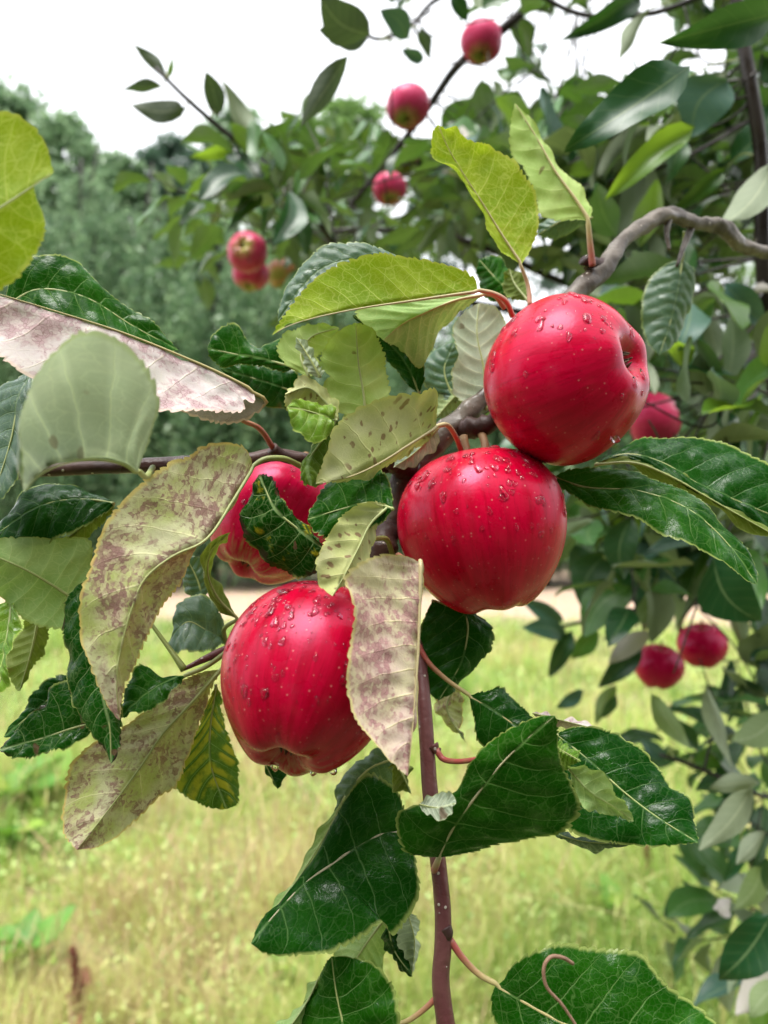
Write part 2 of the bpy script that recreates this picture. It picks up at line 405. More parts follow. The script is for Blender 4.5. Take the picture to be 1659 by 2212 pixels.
gm = G('water'); M_WATER = gm.finish(gm.n('BsdfGlass', {'Color': (1, 1, 1), 'Roughness': .015, 'IOR': 1.333}))
gm = G('calyx_dry'); M_CALYX = gm.finish(gm.n('BsdfPrincipled', {'Base Color': gm.mix(gm.noise(gm.n('TexCoord', out=3), 500, 3), (.02, .012, .006), (.16, .11, .06)), 'Roughness': .8}))
gm = G('fruit_stalk'); M_STALK = gm.finish(gm.n('BsdfPrincipled', {'Base Color': gm.mix(gm.noise(gm.n('TexCoord', out=3), 200, 3), (.16, .06, .03), (.26, .16, .06)), 'Roughness': .6}))
gm = G('dry_tendril'); M_DRY = gm.finish(gm.n('BsdfPrincipled', {'Base Color': gm.mix(gm.noise(gm.n('TexCoord', out=3), 300, 3), (.10, .04, .022), (.32, .20, .13)), 'Roughness': .6}))

# ------------------------------------------------------------------ ground
def ground_h(x, y):
    return .03 * np.sin(x * 1.3 + .5) * np.sin(y * .9) + .02 * np.sin(x * 3.1 + y * 2.3)
def build_ground():
    xs = np.concatenate([np.linspace(-160, -12, 20), np.linspace(-11, 11, 90), np.linspace(12, 160, 20)])
    ys = np.concatenate([np.linspace(-60, -3, 12), np.linspace(-2, 18, 90), np.linspace(19, 260, 30)])
    X, Y = np.meshgrid(xs, ys)
    Z = ground_h(X, Y)
    V = np.stack([X, Y, Z], -1).reshape(-1, 3)
    nx = len(xs)
    i, j = np.meshgrid(np.arange(len(ys) - 1), np.arange(nx - 1), indexing='ij')
    F = np.stack([i * nx + j, i * nx + j + 1, (i + 1) * nx + j + 1, (i + 1) * nx + j], -1).reshape(-1, 4)
    g = G('meadow_soil')
    co = g.n('TexCoord', out=3); s = g.sep(co)
    a = g.noise(co, 1.2, 5, .6); b = g.noise(co, 18, 4, .6)
    col = g.mix(g.step(a, .36, .64), (.13, .17, .05), (.22, .21, .09))
    col = g.mix(g.step(b, .50, .72), col, (.06, .06, .025))
    yy = g.math('ADD', s[1], g.math('MULTIPLY', g.math('SUBTRACT', g.noise(co, .5, 3), .5), 3.0))
    bare = g.step(yy, 9.0, 10.0)
    col = g.mix(bare, col, g.mix(b, (.36, .25, .17), (.50, .36, .27)))
    nb = g.bump(b, .8, .03)
    me = mk_mesh('ground', V, F, g.finish(g.n('BsdfPrincipled', {'Base Color': col, 'Roughness': .9, 'Normal': nb})))
    tag(link('ground', me), kind='structure')
build_ground()

# ------------------------------------------------------------------ grass and herbs (nobody could count them)
def tint_material(name, stops, trans, tf=.3, rough=.5):
    g = G(name)
    r = g.attr('rnd', 2)
    ramp = g.n('ValToRGB', {0: r}, out=None)
    el = ramp.color_ramp.elements
    el[0].position, el[0].color = stops[0][0], (*stops[0][1], 1)
    el[1].position, el[1].color = stops[-1][0], (*stops[-1][1], 1)
    for p, c in stops[1:-1]:
        e = el.new(p); e.color = (*c, 1)
    col = ramp.outputs[0]
    pb = g.n('BsdfPrincipled', {'Base Color': col, 'Roughness': rough, 'Specular IOR Level': .4})
    tr = g.n('BsdfTranslucent', {'Color': g.mix(.5, col, trans)})
    return g.finish(g.n('MixShader', {0: tf, 1: pb, 2: tr}))
M_GRASS = tint_material('grass_blades', [(0, (.09, .19, .03)), (.3, (.27, .48, .07)), (.55, (.50, .60, .15)), (.8, (.64, .58, .25)), (1, (.42, .28, .16))], (.50, .52, .14))
M_HERB = tint_material('herb_leaves', [(0, (.05, .15, .03)), (.35, (.26, .45, .12)), (.75, (.50, .60, .22)), (1, (.66, .66, .28))], (.45, .55, .10))

def patchy(x, y, f=1.0):
    return .5 + .5 * np.sin(x * 1.7 * f + 1.3 * np.sin(y * 1.1 * f)) * np.sin(y * 1.3 * f + 1.7 * np.sin(x * .9 * f) + .6)
def sample_ground(n, y0=1.5, y1=15.0, power=1.0):
    t = rng.random(n)
    y = y0 * (y1 / y0) ** t
    x = (rng.random(n) - .5) * 2 * (y * .60 + .35)
    return x, y
def build_blades(name, n, hmin, hmax, w0, lean, label, mat, rbase, seedheads=False, y1=14.0, tint_sd=.16):
    x, y = sample_ground(n, y1=y1)
    keep = ~((y > 9.0 + rng.random(n)) & (rng.random(n) < .97))
    x, y = x[keep], y[keep]; n = len(x)
    keep = ~((patchy(x * 1.7 + 1, y * 1.7, 2.2) > .80) & (y < 5) & (rng.random(n) < .8)); x, y = x[keep], y[keep]; n = len(x)
    nt = 700; tx, ty = sample_ground(nt, y1=min(y1, 8.8)); ti = rng.integers(0, nt, n); tu = rng.random(n) < .45
    sp = .035 * (1 + ty[ti] / 3)
    x = np.where(tu, tx[ti] + rng.normal(0, 1, n) * sp, x); y = np.where(tu, ty[ti] + rng.normal(0, 1, n) * sp, y)
    tb = np.where(tu, rng.uniform(.7, 2.2, nt)[ti], .8); tt = np.where(tu, rng.normal(0, .2, nt)[ti], 0)
    z = ground_h(x, y)
    h = tb * rng.uniform(hmin, hmax, n) * (.45 + 1.1 * patchy(x, y, 1.6) * patchy(x + 5, y, .7) + .3 * patchy(x, y + 2, 3.1))
    a = rng.uniform(0, 2 * math.pi, n); ln = rng.normal(0, lean, n)
    w = w0 * (1 + y / 2.6) * rng.uniform(.6, 1.3, n)
    dx, dy = np.cos(a), np.sin(a)
    px, py = -np.sin(a), np.cos(a)
    base = np.stack([x, y, z], 1)
    side = np.stack([px, py, 0 * px], 1) * w[:, None] * .5
    def at(t):
        return base + np.stack([dx * ln * h * t * t, dy * ln * h * t * t, h * (t - .25 * np.abs(ln) * t * t)], 1)
    if seedheads:
        m1, m2, tip = at(.72), at(.84), at(1.0)
        V = np.stack([base - side * .4, base + side * .4, m1 + side * .35, m1 - side * .35, m2 + side * 2.2, m2 - side * 2.2, tip], 1)
        F = np.array([[0, 1, 2], [0, 2, 3], [3, 2, 4], [3, 4, 5], [5, 4, 6]])
    else:
        m1, tip = at(.55), at(1.0)
        V = np.stack([base - side, base + side, m1 + side * .75, m1 - side * .75, tip], 1)
        F = np.array([[0, 1, 2], [0, 2, 3], [3, 2, 4]])
    k = V.shape[1]
    Ft = (F[None] + (np.arange(n) * k)[:, None, None]).reshape(-1, 3)
    r = np.clip(rbase + tt + .8 * (patchy(x + 3, y, .9) * patchy(x, y + 4, .5) - .28) + rng.normal(0, tint_sd, n), 0, 1)
    me = mk_mesh(name, V.reshape(-1, 3), Ft, mat, attrs={'rnd': ('FLOAT', np.repeat(r, k))})
    o = link(name, me); tag(o, label, 'grass', kind='stuff')
build_blades('grass', 190000, .04, .16, .0018, .75, 'short pale green meadow grass covering the ground below the branch', M_GRASS, .42)
build_blades('dry_grass', 9000, .16, .42, .0013, .4, 'tall thin straw coloured grass stems with seed heads', M_GRASS, .82, seedheads=True, y1=9, tint_sd=.1)
def build_herbs(n):
    x, y = sample_ground(n, y1=9.3)
    keep = (patchy(x * 1.3, y * 1.3, 1.5) + rng.normal(0, .25, n)) > .42
    x, y = x[keep], y[keep]; n = len(x)
    z = ground_h(x, y) + rng.uniform(.02, .13, n)
    s = rng.uniform(.004, .010, n) * (1 + y / 5)
    a = rng.uniform(0, 2 * math.pi, n); tl = rng.normal(0, .5, n); tl2 = rng.normal(0, .5, n)
    d = np.stack([np.cos(a), np.sin(a), tl], 1); e = np.stack([-np.sin(a), np.cos(a), tl2], 1)
    c = np.stack([x, y, z], 1)
    V = np.stack([c - d * s[:, None], c + e * s[:, None] * .55, c + d * s[:, None], c - e * s[:, None] * .55], 1)
    F = (np.array([[0, 1, 2, 3]])[None] + (np.arange(n) * 4)[:, None, None]).reshape(-1, 4)
    r = np.clip(.55 + .5 * (patchy(x, y, .6) - .5) + rng.normal(0, .2, n), 0, 1)
    me = mk_mesh('clover', V.reshape(-1, 3), F, M_HERB, attrs={'rnd': ('FLOAT', np.repeat(r, 4))})
    tag(link('clover', me), 'low clover and small herb leaves mixed through the meadow grass', 'ground cover', kind='stuff')
build_herbs(45000)

# ------------------------------------------------------------------ far trees and hedge
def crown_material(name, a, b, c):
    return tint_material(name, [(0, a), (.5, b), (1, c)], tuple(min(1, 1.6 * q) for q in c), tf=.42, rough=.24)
M_CR1 = crown_material('crown_willow', (.016, .050, .020), (.065, .15, .055), (.30, .42, .24))  # palest stop doubles as the painted glint tone
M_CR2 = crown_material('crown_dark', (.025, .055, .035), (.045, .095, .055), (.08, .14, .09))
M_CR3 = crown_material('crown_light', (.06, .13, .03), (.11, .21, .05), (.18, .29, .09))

def leaf_quads(c, d, e, s, w):
    n = len(c)
    V = np.stack([c - d * s[:, None], c + e * (s * w)[:, None], c + d * s[:, None], c - e * (s * w)[:, None]], 1)
    F = (np.array([[0, 1, 2, 3]])[None] + (np.arange(n) * 4)[:, None, None]).reshape(-1, 4)
    return V.reshape(-1, 3), F
def rand_dirs(n, r):
    v = nrm(r.normal(0, 1, (n, 3)))
    w = nrm(np.cross(v, nrm(r.normal(0, 1, (n, 3)))))
    return v, w
def far_tree(name, label, x, y, h, rad, mat, seed, style='round', base=.12, n=16000, leaf=.06, group='trees along the far edge of the orchard'):
    r = np.random.default_rng(seed)
    z0 = float(ground_h(np.array(x), np.array(y)))
    t = thing(name, (x, y, z0), label, 'tree', group)
    # trunk with limbs
    tp = [(x, y, z0 - .1), (x + r.normal(0, .1), y, z0 + h * .3), (x + r.normal(0, .2), y + r.normal(0, .2), z0 + h * .62), (x + r.normal(0, .2), y, z0 + h * .93)]
    parts = [tube_vf(spline(tp, 14), [.018 * h, .012 * h, .006 * h, .002 * h], 8, .08, seed)]
    ends = []
    for k in range(14):
        f = r.uniform(.18, .8); p0 = spline(tp, 50)[int(f * 49)]
        a = r.uniform(0, 2 * math.pi); L = rad * r.uniform(.6, 1.0) * (1.1 - .5 * f)
        up = .9 if style == 'spire' else .45
        p1 = p0 + np.array([math.cos(a) * L * .5, math.sin(a) * L * .5, L * up * .5]); p2 = p0 + np.array([math.cos(a) * L, math.sin(a) * L, L * up * 1.3])
        parts.append(tube_vf(spline([p0, p1, p2], 8), [.006 * h, .004 * h, .0015 * h], 6)); ends.append(p2)
    V, F = joinVF(parts)
    link('trunk', mk_mesh('trunk', V, F, M_FARBARK), t)
    # crown: clumps for round crowns, upright shoots for spires
    if style == 'round':
        nc = 170
        th = r.uniform(0, 2 * math.pi, nc); ph = r.uniform(-.9, 1.0, nc); q = r.random(nc) ** .4
        prof = np.sqrt(np.clip(1 - ph ** 2, 0, 1))
        cc = np.stack([x + rad * .85 * q * prof * np.cos(th), y + rad * .85 * q * prof * np.sin(th), z0 + h * (base + (1 - base) * (.5 + .46 * ph))], 1)
        cs = r.uniform(.07, .26, nc) * rad
        idx = r.integers(0, nc, n)
        off = r.normal(0, 1, (n, 3)); off = nrm(off) * (r.random(n) ** .45 * (1 + .5 * (r.random(n) < .18)))[:, None]
        c = cc[idx] + off * cs[idx][:, None] * np.array([1, 1, .8])
        d, e = rand_dirs(n, r)
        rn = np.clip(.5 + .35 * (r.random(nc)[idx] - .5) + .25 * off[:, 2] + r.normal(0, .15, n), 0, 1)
    else:
        ns = 90
        th = r.uniform(0, 2 * math.pi, ns); q = r.random(ns) ** .5
        bx = x + rad * q * np.cos(th); by = y + rad * q * np.sin(th)
        b0 = z0 + h * (base * r.uniform(.1, 1.2, ns)); top = z0 + h * (1 - .42 * q * r.uniform(.6, 1.1, ns) - .12 * r.random(ns))
        idx = r.integers(0, ns, n); f = r.random(n)
        zz = b0[idx] + (top - b0)[idx] * f
        sp = rad * .085 * (1.15 - f ** 2) + .02
        c = np.stack([bx[idx] + r.normal(0, 1, n) * sp + .25 * rad * f * np.cos(th[idx]) * .4, by[idx] + r.normal(0, 1, n) * sp, zz], 1)
        d = nrm(np.stack([r.normal(0, .6, n), r.normal(0, .6, n), r.normal(.5, .6, n)], 1))
        e = nrm(np.cross(d, nrm(r.normal(0, 1, (n, 3)))))
        rn = np.clip(.45 + .6 * (r.random(ns)[idx] - .5) + .2 * (f - .5) + r.normal(0, .2, n), 0, 1); rn = rn * .8; rn[r.random(n) < .07] = 1  # a few leaves set palest: wet sky glints painted into the crown
    s = leaf * r.uniform(.6, 1.3, n)
    V, F = leaf_quads(c, d, e, s, .42 if style == 'round' else .3)
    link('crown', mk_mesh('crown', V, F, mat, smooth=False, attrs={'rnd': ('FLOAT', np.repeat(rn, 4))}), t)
    return t
def X(px, d): return (px - 829.5) / FPX * d
def H(py, d): return CAM_H - (py - 1106) / FPX * d
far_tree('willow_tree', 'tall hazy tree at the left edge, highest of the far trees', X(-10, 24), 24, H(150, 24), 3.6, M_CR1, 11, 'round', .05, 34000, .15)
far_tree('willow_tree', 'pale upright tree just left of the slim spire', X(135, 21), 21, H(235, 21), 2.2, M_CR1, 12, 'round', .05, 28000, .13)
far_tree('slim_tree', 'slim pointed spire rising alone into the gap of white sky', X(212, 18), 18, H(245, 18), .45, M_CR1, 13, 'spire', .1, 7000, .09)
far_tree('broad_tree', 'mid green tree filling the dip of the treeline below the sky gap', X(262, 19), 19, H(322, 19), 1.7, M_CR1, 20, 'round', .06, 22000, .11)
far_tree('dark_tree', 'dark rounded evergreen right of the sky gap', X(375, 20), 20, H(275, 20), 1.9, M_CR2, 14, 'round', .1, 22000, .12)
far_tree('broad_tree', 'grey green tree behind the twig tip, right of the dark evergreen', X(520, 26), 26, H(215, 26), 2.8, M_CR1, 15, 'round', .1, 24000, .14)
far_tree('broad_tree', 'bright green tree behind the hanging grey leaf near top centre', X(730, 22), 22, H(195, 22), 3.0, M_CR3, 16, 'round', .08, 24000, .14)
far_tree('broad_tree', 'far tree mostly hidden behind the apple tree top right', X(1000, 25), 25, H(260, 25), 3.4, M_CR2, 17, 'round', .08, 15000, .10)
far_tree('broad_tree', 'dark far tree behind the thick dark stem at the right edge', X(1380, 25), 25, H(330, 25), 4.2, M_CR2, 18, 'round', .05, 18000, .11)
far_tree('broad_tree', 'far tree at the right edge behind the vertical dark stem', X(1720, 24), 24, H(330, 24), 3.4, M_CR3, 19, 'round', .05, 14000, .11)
far_tree('orchard_tree', 'unseen tree added behind the viewer to block low sky, left', -2.6, -2.6, 4.4, 1.9, M_CR2, 71, 'round', .06, 16000, .09, 'unseen trees added behind the viewer for dark reflections')  # three trees added out of view to cut front fill and darken reflections
far_tree('orchard_tree', 'unseen tree added straight behind the viewer to block low sky', .3, -2.9, 4.6, 1.9, M_CR2, 72, 'round', .06, 16000, .09, 'unseen trees added behind the viewer for dark reflections')
far_tree('orchard_tree', 'unseen tree added behind the viewer to block low sky, right', 3.2, -2.5, 4.4, 1.9, M_CR2, 73, 'round', .06, 16000, .09, 'unseen trees added behind the viewer for dark reflections')
k = 0
row = [(20, 330, 1.6, 'leftmost leafy tree of the near row, behind the bright cropped leaf'),
       (165, 270, 1.5, 'second leafy tree of the near row from the left, below the slim spire'),
       (310, 285, 1.5, 'third leafy tree of the near row, below the dip in the treeline'),
       (450, 330, 1.5, 'leafy tree of the near row left of the two stacked pink apples'),
       (610, 520, 1.3, 'leafy tree of the near row behind the two stacked pink apples'),
       (790, 560, 1.3, 'leafy tree of the near row behind the big yellow green leaf'),
       (980, 600, 1.3, 'leafy tree of the near row hidden behind the upper large apple'),
       (1180, 600, 1.3, 'leafy tree of the near row right of the middle apple, behind green leaves'),
       (1390, 620, 1.4, 'second leafy tree of the near row from the right edge'),
       (1600, 600, 1.4, 'rightmost leafy tree of the near row')]
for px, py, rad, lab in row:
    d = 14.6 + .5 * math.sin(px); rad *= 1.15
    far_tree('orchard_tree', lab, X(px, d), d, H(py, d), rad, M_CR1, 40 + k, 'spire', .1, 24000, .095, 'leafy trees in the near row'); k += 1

# ------------------------------------------------------------------ apples
_ph = np.linspace(0, math.pi, 40)
_pr = np.sin(_ph) * (1 + .05 * np.cos(_ph))
_pz = .95 * np.cos(_ph) - np.where(_ph < 1.5, .34 * np.exp(-(_pr / .23) ** 2) + .04 * np.exp(-(_pr / .5) ** 2), 0) + np.where(_ph > 1.6,   .25 * np.exp(-(_pr / .21) ** 2) + .05 * np.exp(-(_pr / .42) ** 2), 0)
PROF = np.stack([_pr, _pz], 1)
def rot_to(axis_down, spin=0.0):
    z = -Vector(axis_down).normalized()
    q = Vector((0, 0, 1)).rotation_difference(z)
    return q.to_matrix() @ Matrix.Rotation(spin, 3, 'Z')
def apple(px, py, d, R, axis, mat, label, zs=1.0, taper=0.0, spin=0.0, lobes=.035, drops=0, seed=0, stalk=None, fine=True, big_drops=(), group=None, squash=0.0, irr=.012):
    r = np.random.default_rng(seed)
    c = P(px, py, d)
    nth, nph = (96, 72) if fine else (40, 30)
    pr = spline(PROF, nph)
    th = np.linspace(0, 2 * math.pi, nth, endpoint=False)
    rr = pr[:, 0][:, None] * np.ones((1, nth)); zz = pr[:, 1][:, None] * np.ones((1, nth))
    t = np.linspace(0, 1, nph)[:, None]
    wl_ = np.clip((t - .35) / .5, 0, 1) ** 1.5
    lob = np.cos(5 * th + .6)[None] * .7 + np.cos(3 * th + 1.1)[None] * .35
    rr = rr * (1 + lobes * lob * (wl_ + .15)) * (1 - taper * np.clip(.5 - zz * .5, 0, 1))
    zz = zz * zs - lobes * 1.4 * lob * wl_ * np.clip(1 - np.abs(rr - .45) / .45, 0, 1)
    bx = 1 + .03 * np.cos(th + 2)[None] + squash * np.cos(2 * th)[None]
    bz = sum(r.normal(0, 1) * np.cos(k * th + r.uniform(0, 6))[None] * np.sin(math.pi * t * q + r.uniform(0, 3)) for k, q in ((1, 2), (2, 1), (2, 2), (3, 1), (4, 2), (5, 1)))
    rr = rr * (1 + irr * bz)
    V = np.stack([rr * bx * np.cos(th)[None], rr * bx * np.sin(th)[None], zz], -1).reshape(-1, 3) * R
    i, j = np.meshgrid(np.arange(nph - 1), np.arange(nth), indexing='ij'); j2 = (j + 1) % nth
    F = np.stack([i * nth + j, (i + 1) * nth + j, (i + 1) * nth + j2, i * nth + j2], -1).reshape(-1, 4)
    me = mk_mesh('apple_skin', V, F, mat)
    o = bpy.data.objects.new('apple', me); C.objects.link(o)
    M3 = rot_to(axis, spin)
    o.matrix_world = Matrix.Translation(Vector(c)) @ M3.to_4x4()
    tag(o, label, 'apple', group)
    Rm = np.array(M3)
    # calyx: dried sepals in the eye
    parts = []
    zc = -.655 * R * zs
    for k in range(5):
        a = k * 2 * math.pi / 5 + .3; ca, sa = math.cos(a), math.sin(a)
        pts = [(ca * .045 * R, sa * .045 * R, zc + .02 * R), (ca * .085 * R, sa * .085 * R, zc - .05 * R), (ca * .05 * R + r.normal(0, .012) * R, sa * .05 * R, zc - .14 * R)]
        parts.append(tube_vf(spline(pts, 6), [.028 * R, .022 * R, .006 * R], 6))
    parts.append(tube_vf([(0, 0, zc + .03 * R), (0, 0, zc - .03 * R)], [.07 * R, .05 * R], 8))
    Vc, Fc = joinVF(parts)
    cx = bpy.data.objects.new('calyx', mk_mesh('calyx', Vc, Fc, M_CALYX)); C.objects.link(cx); cx.parent = o
    # stalk
    L = .55 * R if stalk is None else stalk
    sp = [(0, 0, .55 * R * zs), (.02 * R, 0, .8 * R * zs), (.10 * R, .05 * R, .62 * R * zs + L)]
    Vs, Fs = tube_vf(spline(sp, 10), [.045 * R, .032 * R, .05 * R], 8)
    so = bpy.data.objects.new('stalk', mk_mesh('stalk', Vs, Fs, M_STALK)); C.objects.link(so); so.parent = o
    # water drops lying on the skin
    if drops or big_drops:
        W = V @ Rm.T; Vg = V.reshape(nph, nth, 3)
        du = np.gradient(Vg, axis=0); dv = np.roll(Vg, -1, 1) - np.roll(Vg, 1, 1)
        Nn = nrm(np.cross(dv, du)).reshape(-1, 3)
        Nn = np.where((np.sum(Nn * V, 1) < 0)[:, None], -Nn, Nn)
        Nw = Nn @ Rm.T
        view = nrm(-(W + c - np.array([0, 0, CAM_H])))
        okm = (np.sum(Nw * view, 1) > .12)
        wgt = okm * np.clip(.25 + Nw[:, 2] * .9, .04, 1) * np.repeat(np.clip(pr[:, 0], .05, 1), nth)
        wgt = wgt / wgt.sum()
        ids = r.choice(len(V), drops, p=wgt)
        dparts = []
        down_l = np.array([0, 0, -1.0]) @ Rm
        def drop(ci, size, run=1.0, hgt=.5, off=None):
            n0 = Nn[ci]; g0 = down_l - n0 * np.dot(down_l, n0); g0 = nrm(g0 + 1e-6)
            b0 = np.cross(n0, g0)
            p0 = V[ci] + (off if off is not None else 0) + (g0 * r.normal(0, .6) + b0 * r.normal(0, .6)) * R * .03
            na, nr = 12, 4
            aa = np.linspace(0, 2 * math.pi, na, endpoint=False)
            wob = 1 + .16 * np.cos(2 * aa + r.uniform(0, 6)) + .14 * np.cos(3 * aa + r.uniform(0, 6))
            VV = []
            for k in range(nr):
                q = 1 - k / nr
                hh = size * hgt * math.sqrt(max(0, 1 - q * q)) - size * .14
                st = np.where(np.cos(aa) < 0, run, 1.0)
                VV.append(p0 + (q * size * wob)[:, None] * ((np.cos(aa) * st)[:, None] * g0 + (np.sin(aa) * .85)[:, None] * b0) + n0 * hh)
            VV = np.vstack(VV + [p0[None] + n0 * (size * hgt - size * .14) + g0 * size * .1, p0[None] - n0 * size * .3])
            FF = []
            for k in range(nr - 1):
                for q in range(na):
                    q2 = (q + 1) % na; FF.append((k * na + q, k * na + q2, (k + 1) * na + q2, (k + 1) * na + q))
            top, bot = nr * na, nr * na + 1
            for q in range(0, na, 2):
                FF.append((top, (nr - 1) * na + q, (nr - 1) * na + (q + 1) % na, (nr - 1) * na + (q + 2) % na))
                FF.append((bot, (q + 2) % na, (q + 1) % na, q))
            dparts.append((VV, np.array(FF)))
        for ci in ids:
            sz = R * (.010 + .062 * r.random() ** 2.3)
            drop(ci, sz, 1 + 1.3 * r.random() ** 3)
        for (bx_, by_, s_) in big_drops:          # a hanging drop: nearest skin point to a read position
            tgt = P(bx_, by_, d - .5 * R) - c
            ci = int(np.argmin(np.linalg.norm(W - tgt, axis=1)))
            drop(ci, s_, .9, 1.3)
        Vd, Fd = joinVF(dparts)
        do = bpy.data.objects.new('water_drops', mk_mesh('water_drops', Vd, Fd, M_WATER)); C.objects.link(do); do.parent = o
        do['kind'] = 'stuff'
    return o

MA1 = apple_material('apple_red', streak=.45)
MA2 = apple_material('apple_red_deep', red=(.50, .0006, .027), deep=(.34, .0003, .012), streak=.35)
MA3 = apple_material('apple_crimson', red=(.41, .0006, .024), deep=(.27, .0003, .010), streak=.4, pale=(.40, .16, .12), pale_dir=(.3, .2, -.95), pale_lo=.86, pale_hi=1.15)
MA4 = apple_material('apple_blushed', red=(.52, .003, .045), deep=(.38, .001, .022), pale=(.50, .38, .17), pale_dir=(-.25, .1, -.9), pale_lo=.88, pale_hi=1.12)
MB1 = apple_material('apple_far_pink', red=(.56, .05, .13), deep=(.48, .03, .08), pale=(.30, .32, .06), pale_dir=(.1, 0, -.95), pale_lo=.68, pale_hi=1.0)
MB2 = apple_material('apple_far_red', red=(.48, .002, .05), deep=(.38, .001, .03), streak=.3)
MB3 = apple_material('apple_far_green', red=(.32, .10, .04), deep=(.22, .15, .03), pale=(.26, .26, .05), pale_dir=(.2, .1, -.9), pale_lo=-.2, pale_hi=.5)

MB4 = apple_material('apple_far_rose', red=(.66, .04, .12), deep=(.54, .02, .07), streak=.2)
apple(1226, 822, .318, .0366, (.70, -.66, .20), MA1, 'upper large red apple, its dark eye showing on the right side', zs=.98, taper=.04, spin=.4, lobes=.014, drops=80, seed=3, big_drops=[(1352, 962, .0022)], stalk=.02)
apple(1040, 1150, .326, .0392, (.14, -.16, -.97), MA2, 'middle red apple beaded with rain, touching the upper apple', zs=1.03, taper=.17, spin=1.2, lobes=.02, drops=140, seed=4, stalk=.02)
apple(668, 1462, .292, .0352, (-.20, -.62, -.76), MA3, 'lowest large crimson apple with wet streaks and its eye facing down', zs=1.15, taper=.06, spin=.2, lobes=.035, drops=230, seed=5, big_drops=[(598, 1662, .0021), (678, 1680, .0016), (722, 1684, .002)], stalk=.012)
apple(590, 1118, .372, .0345, (-.42, -.42, -.80), MA4, 'red apple with pale lower end, half hidden behind the mottled leaf', zs=1.05, taper=.12, spin=2.0, lobes=.03, drops=30, seed=6)
GA = 'out of focus apples on the tree behind'
def far_apple(px, py, rpx, axis, mat, label, seed, R=.034, zs=.95, dd=None):
    d = R * FPX / rpx if dd is None else dd
    if dd is not None: R = rpx * dd / FPX
    return apple(px, py, d, R, axis, mat, label, zs=zs, seed=seed, fine=False, group=GA, spin=seed)
far_apple(1412, 910, 62, (.75, -.2, .25), MB4, 'blurred pink apple peeping out behind the upper large apple', 21, R=.033)
far_apple(1040, 90, 46, (.0, -.25, -.95), MB1, 'pink apple nearest the top edge of the picture', 22)
far_apple(882, 230, 48, (-.1, -.3, -.9), MB1, 'pink apple with green base below and left of the topmost apple', 23)
far_apple(842, 408, 37, (.1, -.3, -.9), MB1, 'small dull pink apple above the big yellow green leaf', 24, R=.030)
far_apple(873, 352, 33, (.1, -.1, -.95), MB3, 'dull greenish apple just above the small dull pink one', 25, R=.031, dd=1.56)
far_apple(533, 545, 44, (-.15, -.9, .1), MB1, 'pink apple with its eye facing us, upper one of a touching pair', 26)
far_apple(540, 592, 40, (-.1, -.3, -.9), MB1, 'red and green apple tucked under the pink apple with visible eye', 27, dd=1.33)
far_apple(608, 592, 34, (.1, -.2, -.9), MB3, 'dull orange green apple right of the touching pair', 28, dd=1.42)
far_apple(1423, 1440, 53, (-.05, .2, -.95), MB2, 'bright red apple, lower left of the pair hanging low on the right', 29, dd=.98)
far_apple(1518, 1394, 53, (.2, .2, -.95), MB2, 'dark crimson apple, upper right of the pair hanging low on the right', 30, dd=1.03)
far_apple(1586, 425, 12, (.1, .2, -.9), MB2, 'tiny far pink apple seen between leaves near the right edge', 31, dd=3.6)
far_apple(1668, 2008, 24, (.1, .2, -.9), MB2, 'sliver of pink apple cut by the right edge near the bottom', 32, dd=1.0)

# ------------------------------------------------------------------ the near bough
bough = thing('apple_bough', P(1720, 560, .52), 'near fruiting apple bough with spotted and green leaves, in focus', 'branch')
def px_path(pts): return np.array([P(*p) for p in pts])
def wood(name, pts, rad, mat, ns=14, n=60, bump=.04, seed=1, parent=None):
    path = spline(px_path(pts), n)
    V, F = tube_vf(path, rad, ns, bump, seed)
    return link(name, mk_mesh(name, V, F, mat), parent or bough)
wood('limb', [(1800, 620, .56), (1659, 548, .50), (1600, 528, .485), (1560, 492, .47), (1500, 482, .455), (1440, 464, .44), (1395, 484, .43), (1345, 520, .415), (1310, 575, .40), (1255, 622, .388), (1150, 730, .375),
              (1045, 862, .362), (985, 915, .357), (920, 975, .352), (872, 1035, .348), (845, 1100, .344), (825, 1170, .342), (835, 1260, .34), (870, 1340, .337), (900, 1400, .333)],
     [.0050, .0041, .0049, .0038, .0050, .0040, .0047, .0039, .0050, .0048, .0054, .0052, .0062, .0058, .0050, .0035], M_LIMB, 22, 200, .13)
wood('shoot', [(880, 1345, .336), (903, 1410, .33), (916, 1520, .318), (924, 1640, .31), (930, 1720, .305), (946, 1860, .295), (956, 1960, .29), (957, 2040, .287), (952, 2120, .285), (972, 2270, .28)],
     [.0030, .0030, .0032, .0033, .0032, .0034, .0036], M_SHOOT, 14, 90, .012)
wood('twig', [(905, 985, .352), (860, 1000, .345), (760, 1012, .342), (660, 992, .338), (590, 982, .336), (540, 993, .335), (420, 1000, .335), (300, 1006, .335), (150, 1012, .333), (20, 1025, .33), (-80, 1040, .33)],
     [.0045, .0034, .003, .0032, .0034, .0032, .003, .0027], M_SPUR, 12, 70, .05)
wood('spur', [(660, 995, .336), (610, 985, .330), (588, 968, .326)], [.003, .0026, .0028], M_SPUR, 10, 16, .06)
wood('spur', [(985, 930, .357), (1020, 925, .35), (1055, 915, .345), (1085, 890, .342)], [.0045, .0055, .0045, .003], M_SPUR, 12, 24, .12, 3)
wood('spur', [(885, 1020, .345), (850, 1000, .338), (835, 1000, .336)], [.006, .0055, .003], M_SPUR, 12, 14, .12, 4)
wood('spur', [(1040, 935, .346), (1048, 960, .338), (1050, 985, .334)], [.0022, .0018, .0022], M_STALK, 8, 12, .05, 4)
wood('spur', [(840, 1130, .343), (825, 1190, .333), (818, 1260, .330)], [.006, .007, .004], M_SPUR, 12, 20, .12, 5)
wood('spur', [(1300, 580, .40), (1280, 575, .395), (1262, 560, .39)], [.005, .005, .003], M_SPUR, 10, 12, .12, 6)
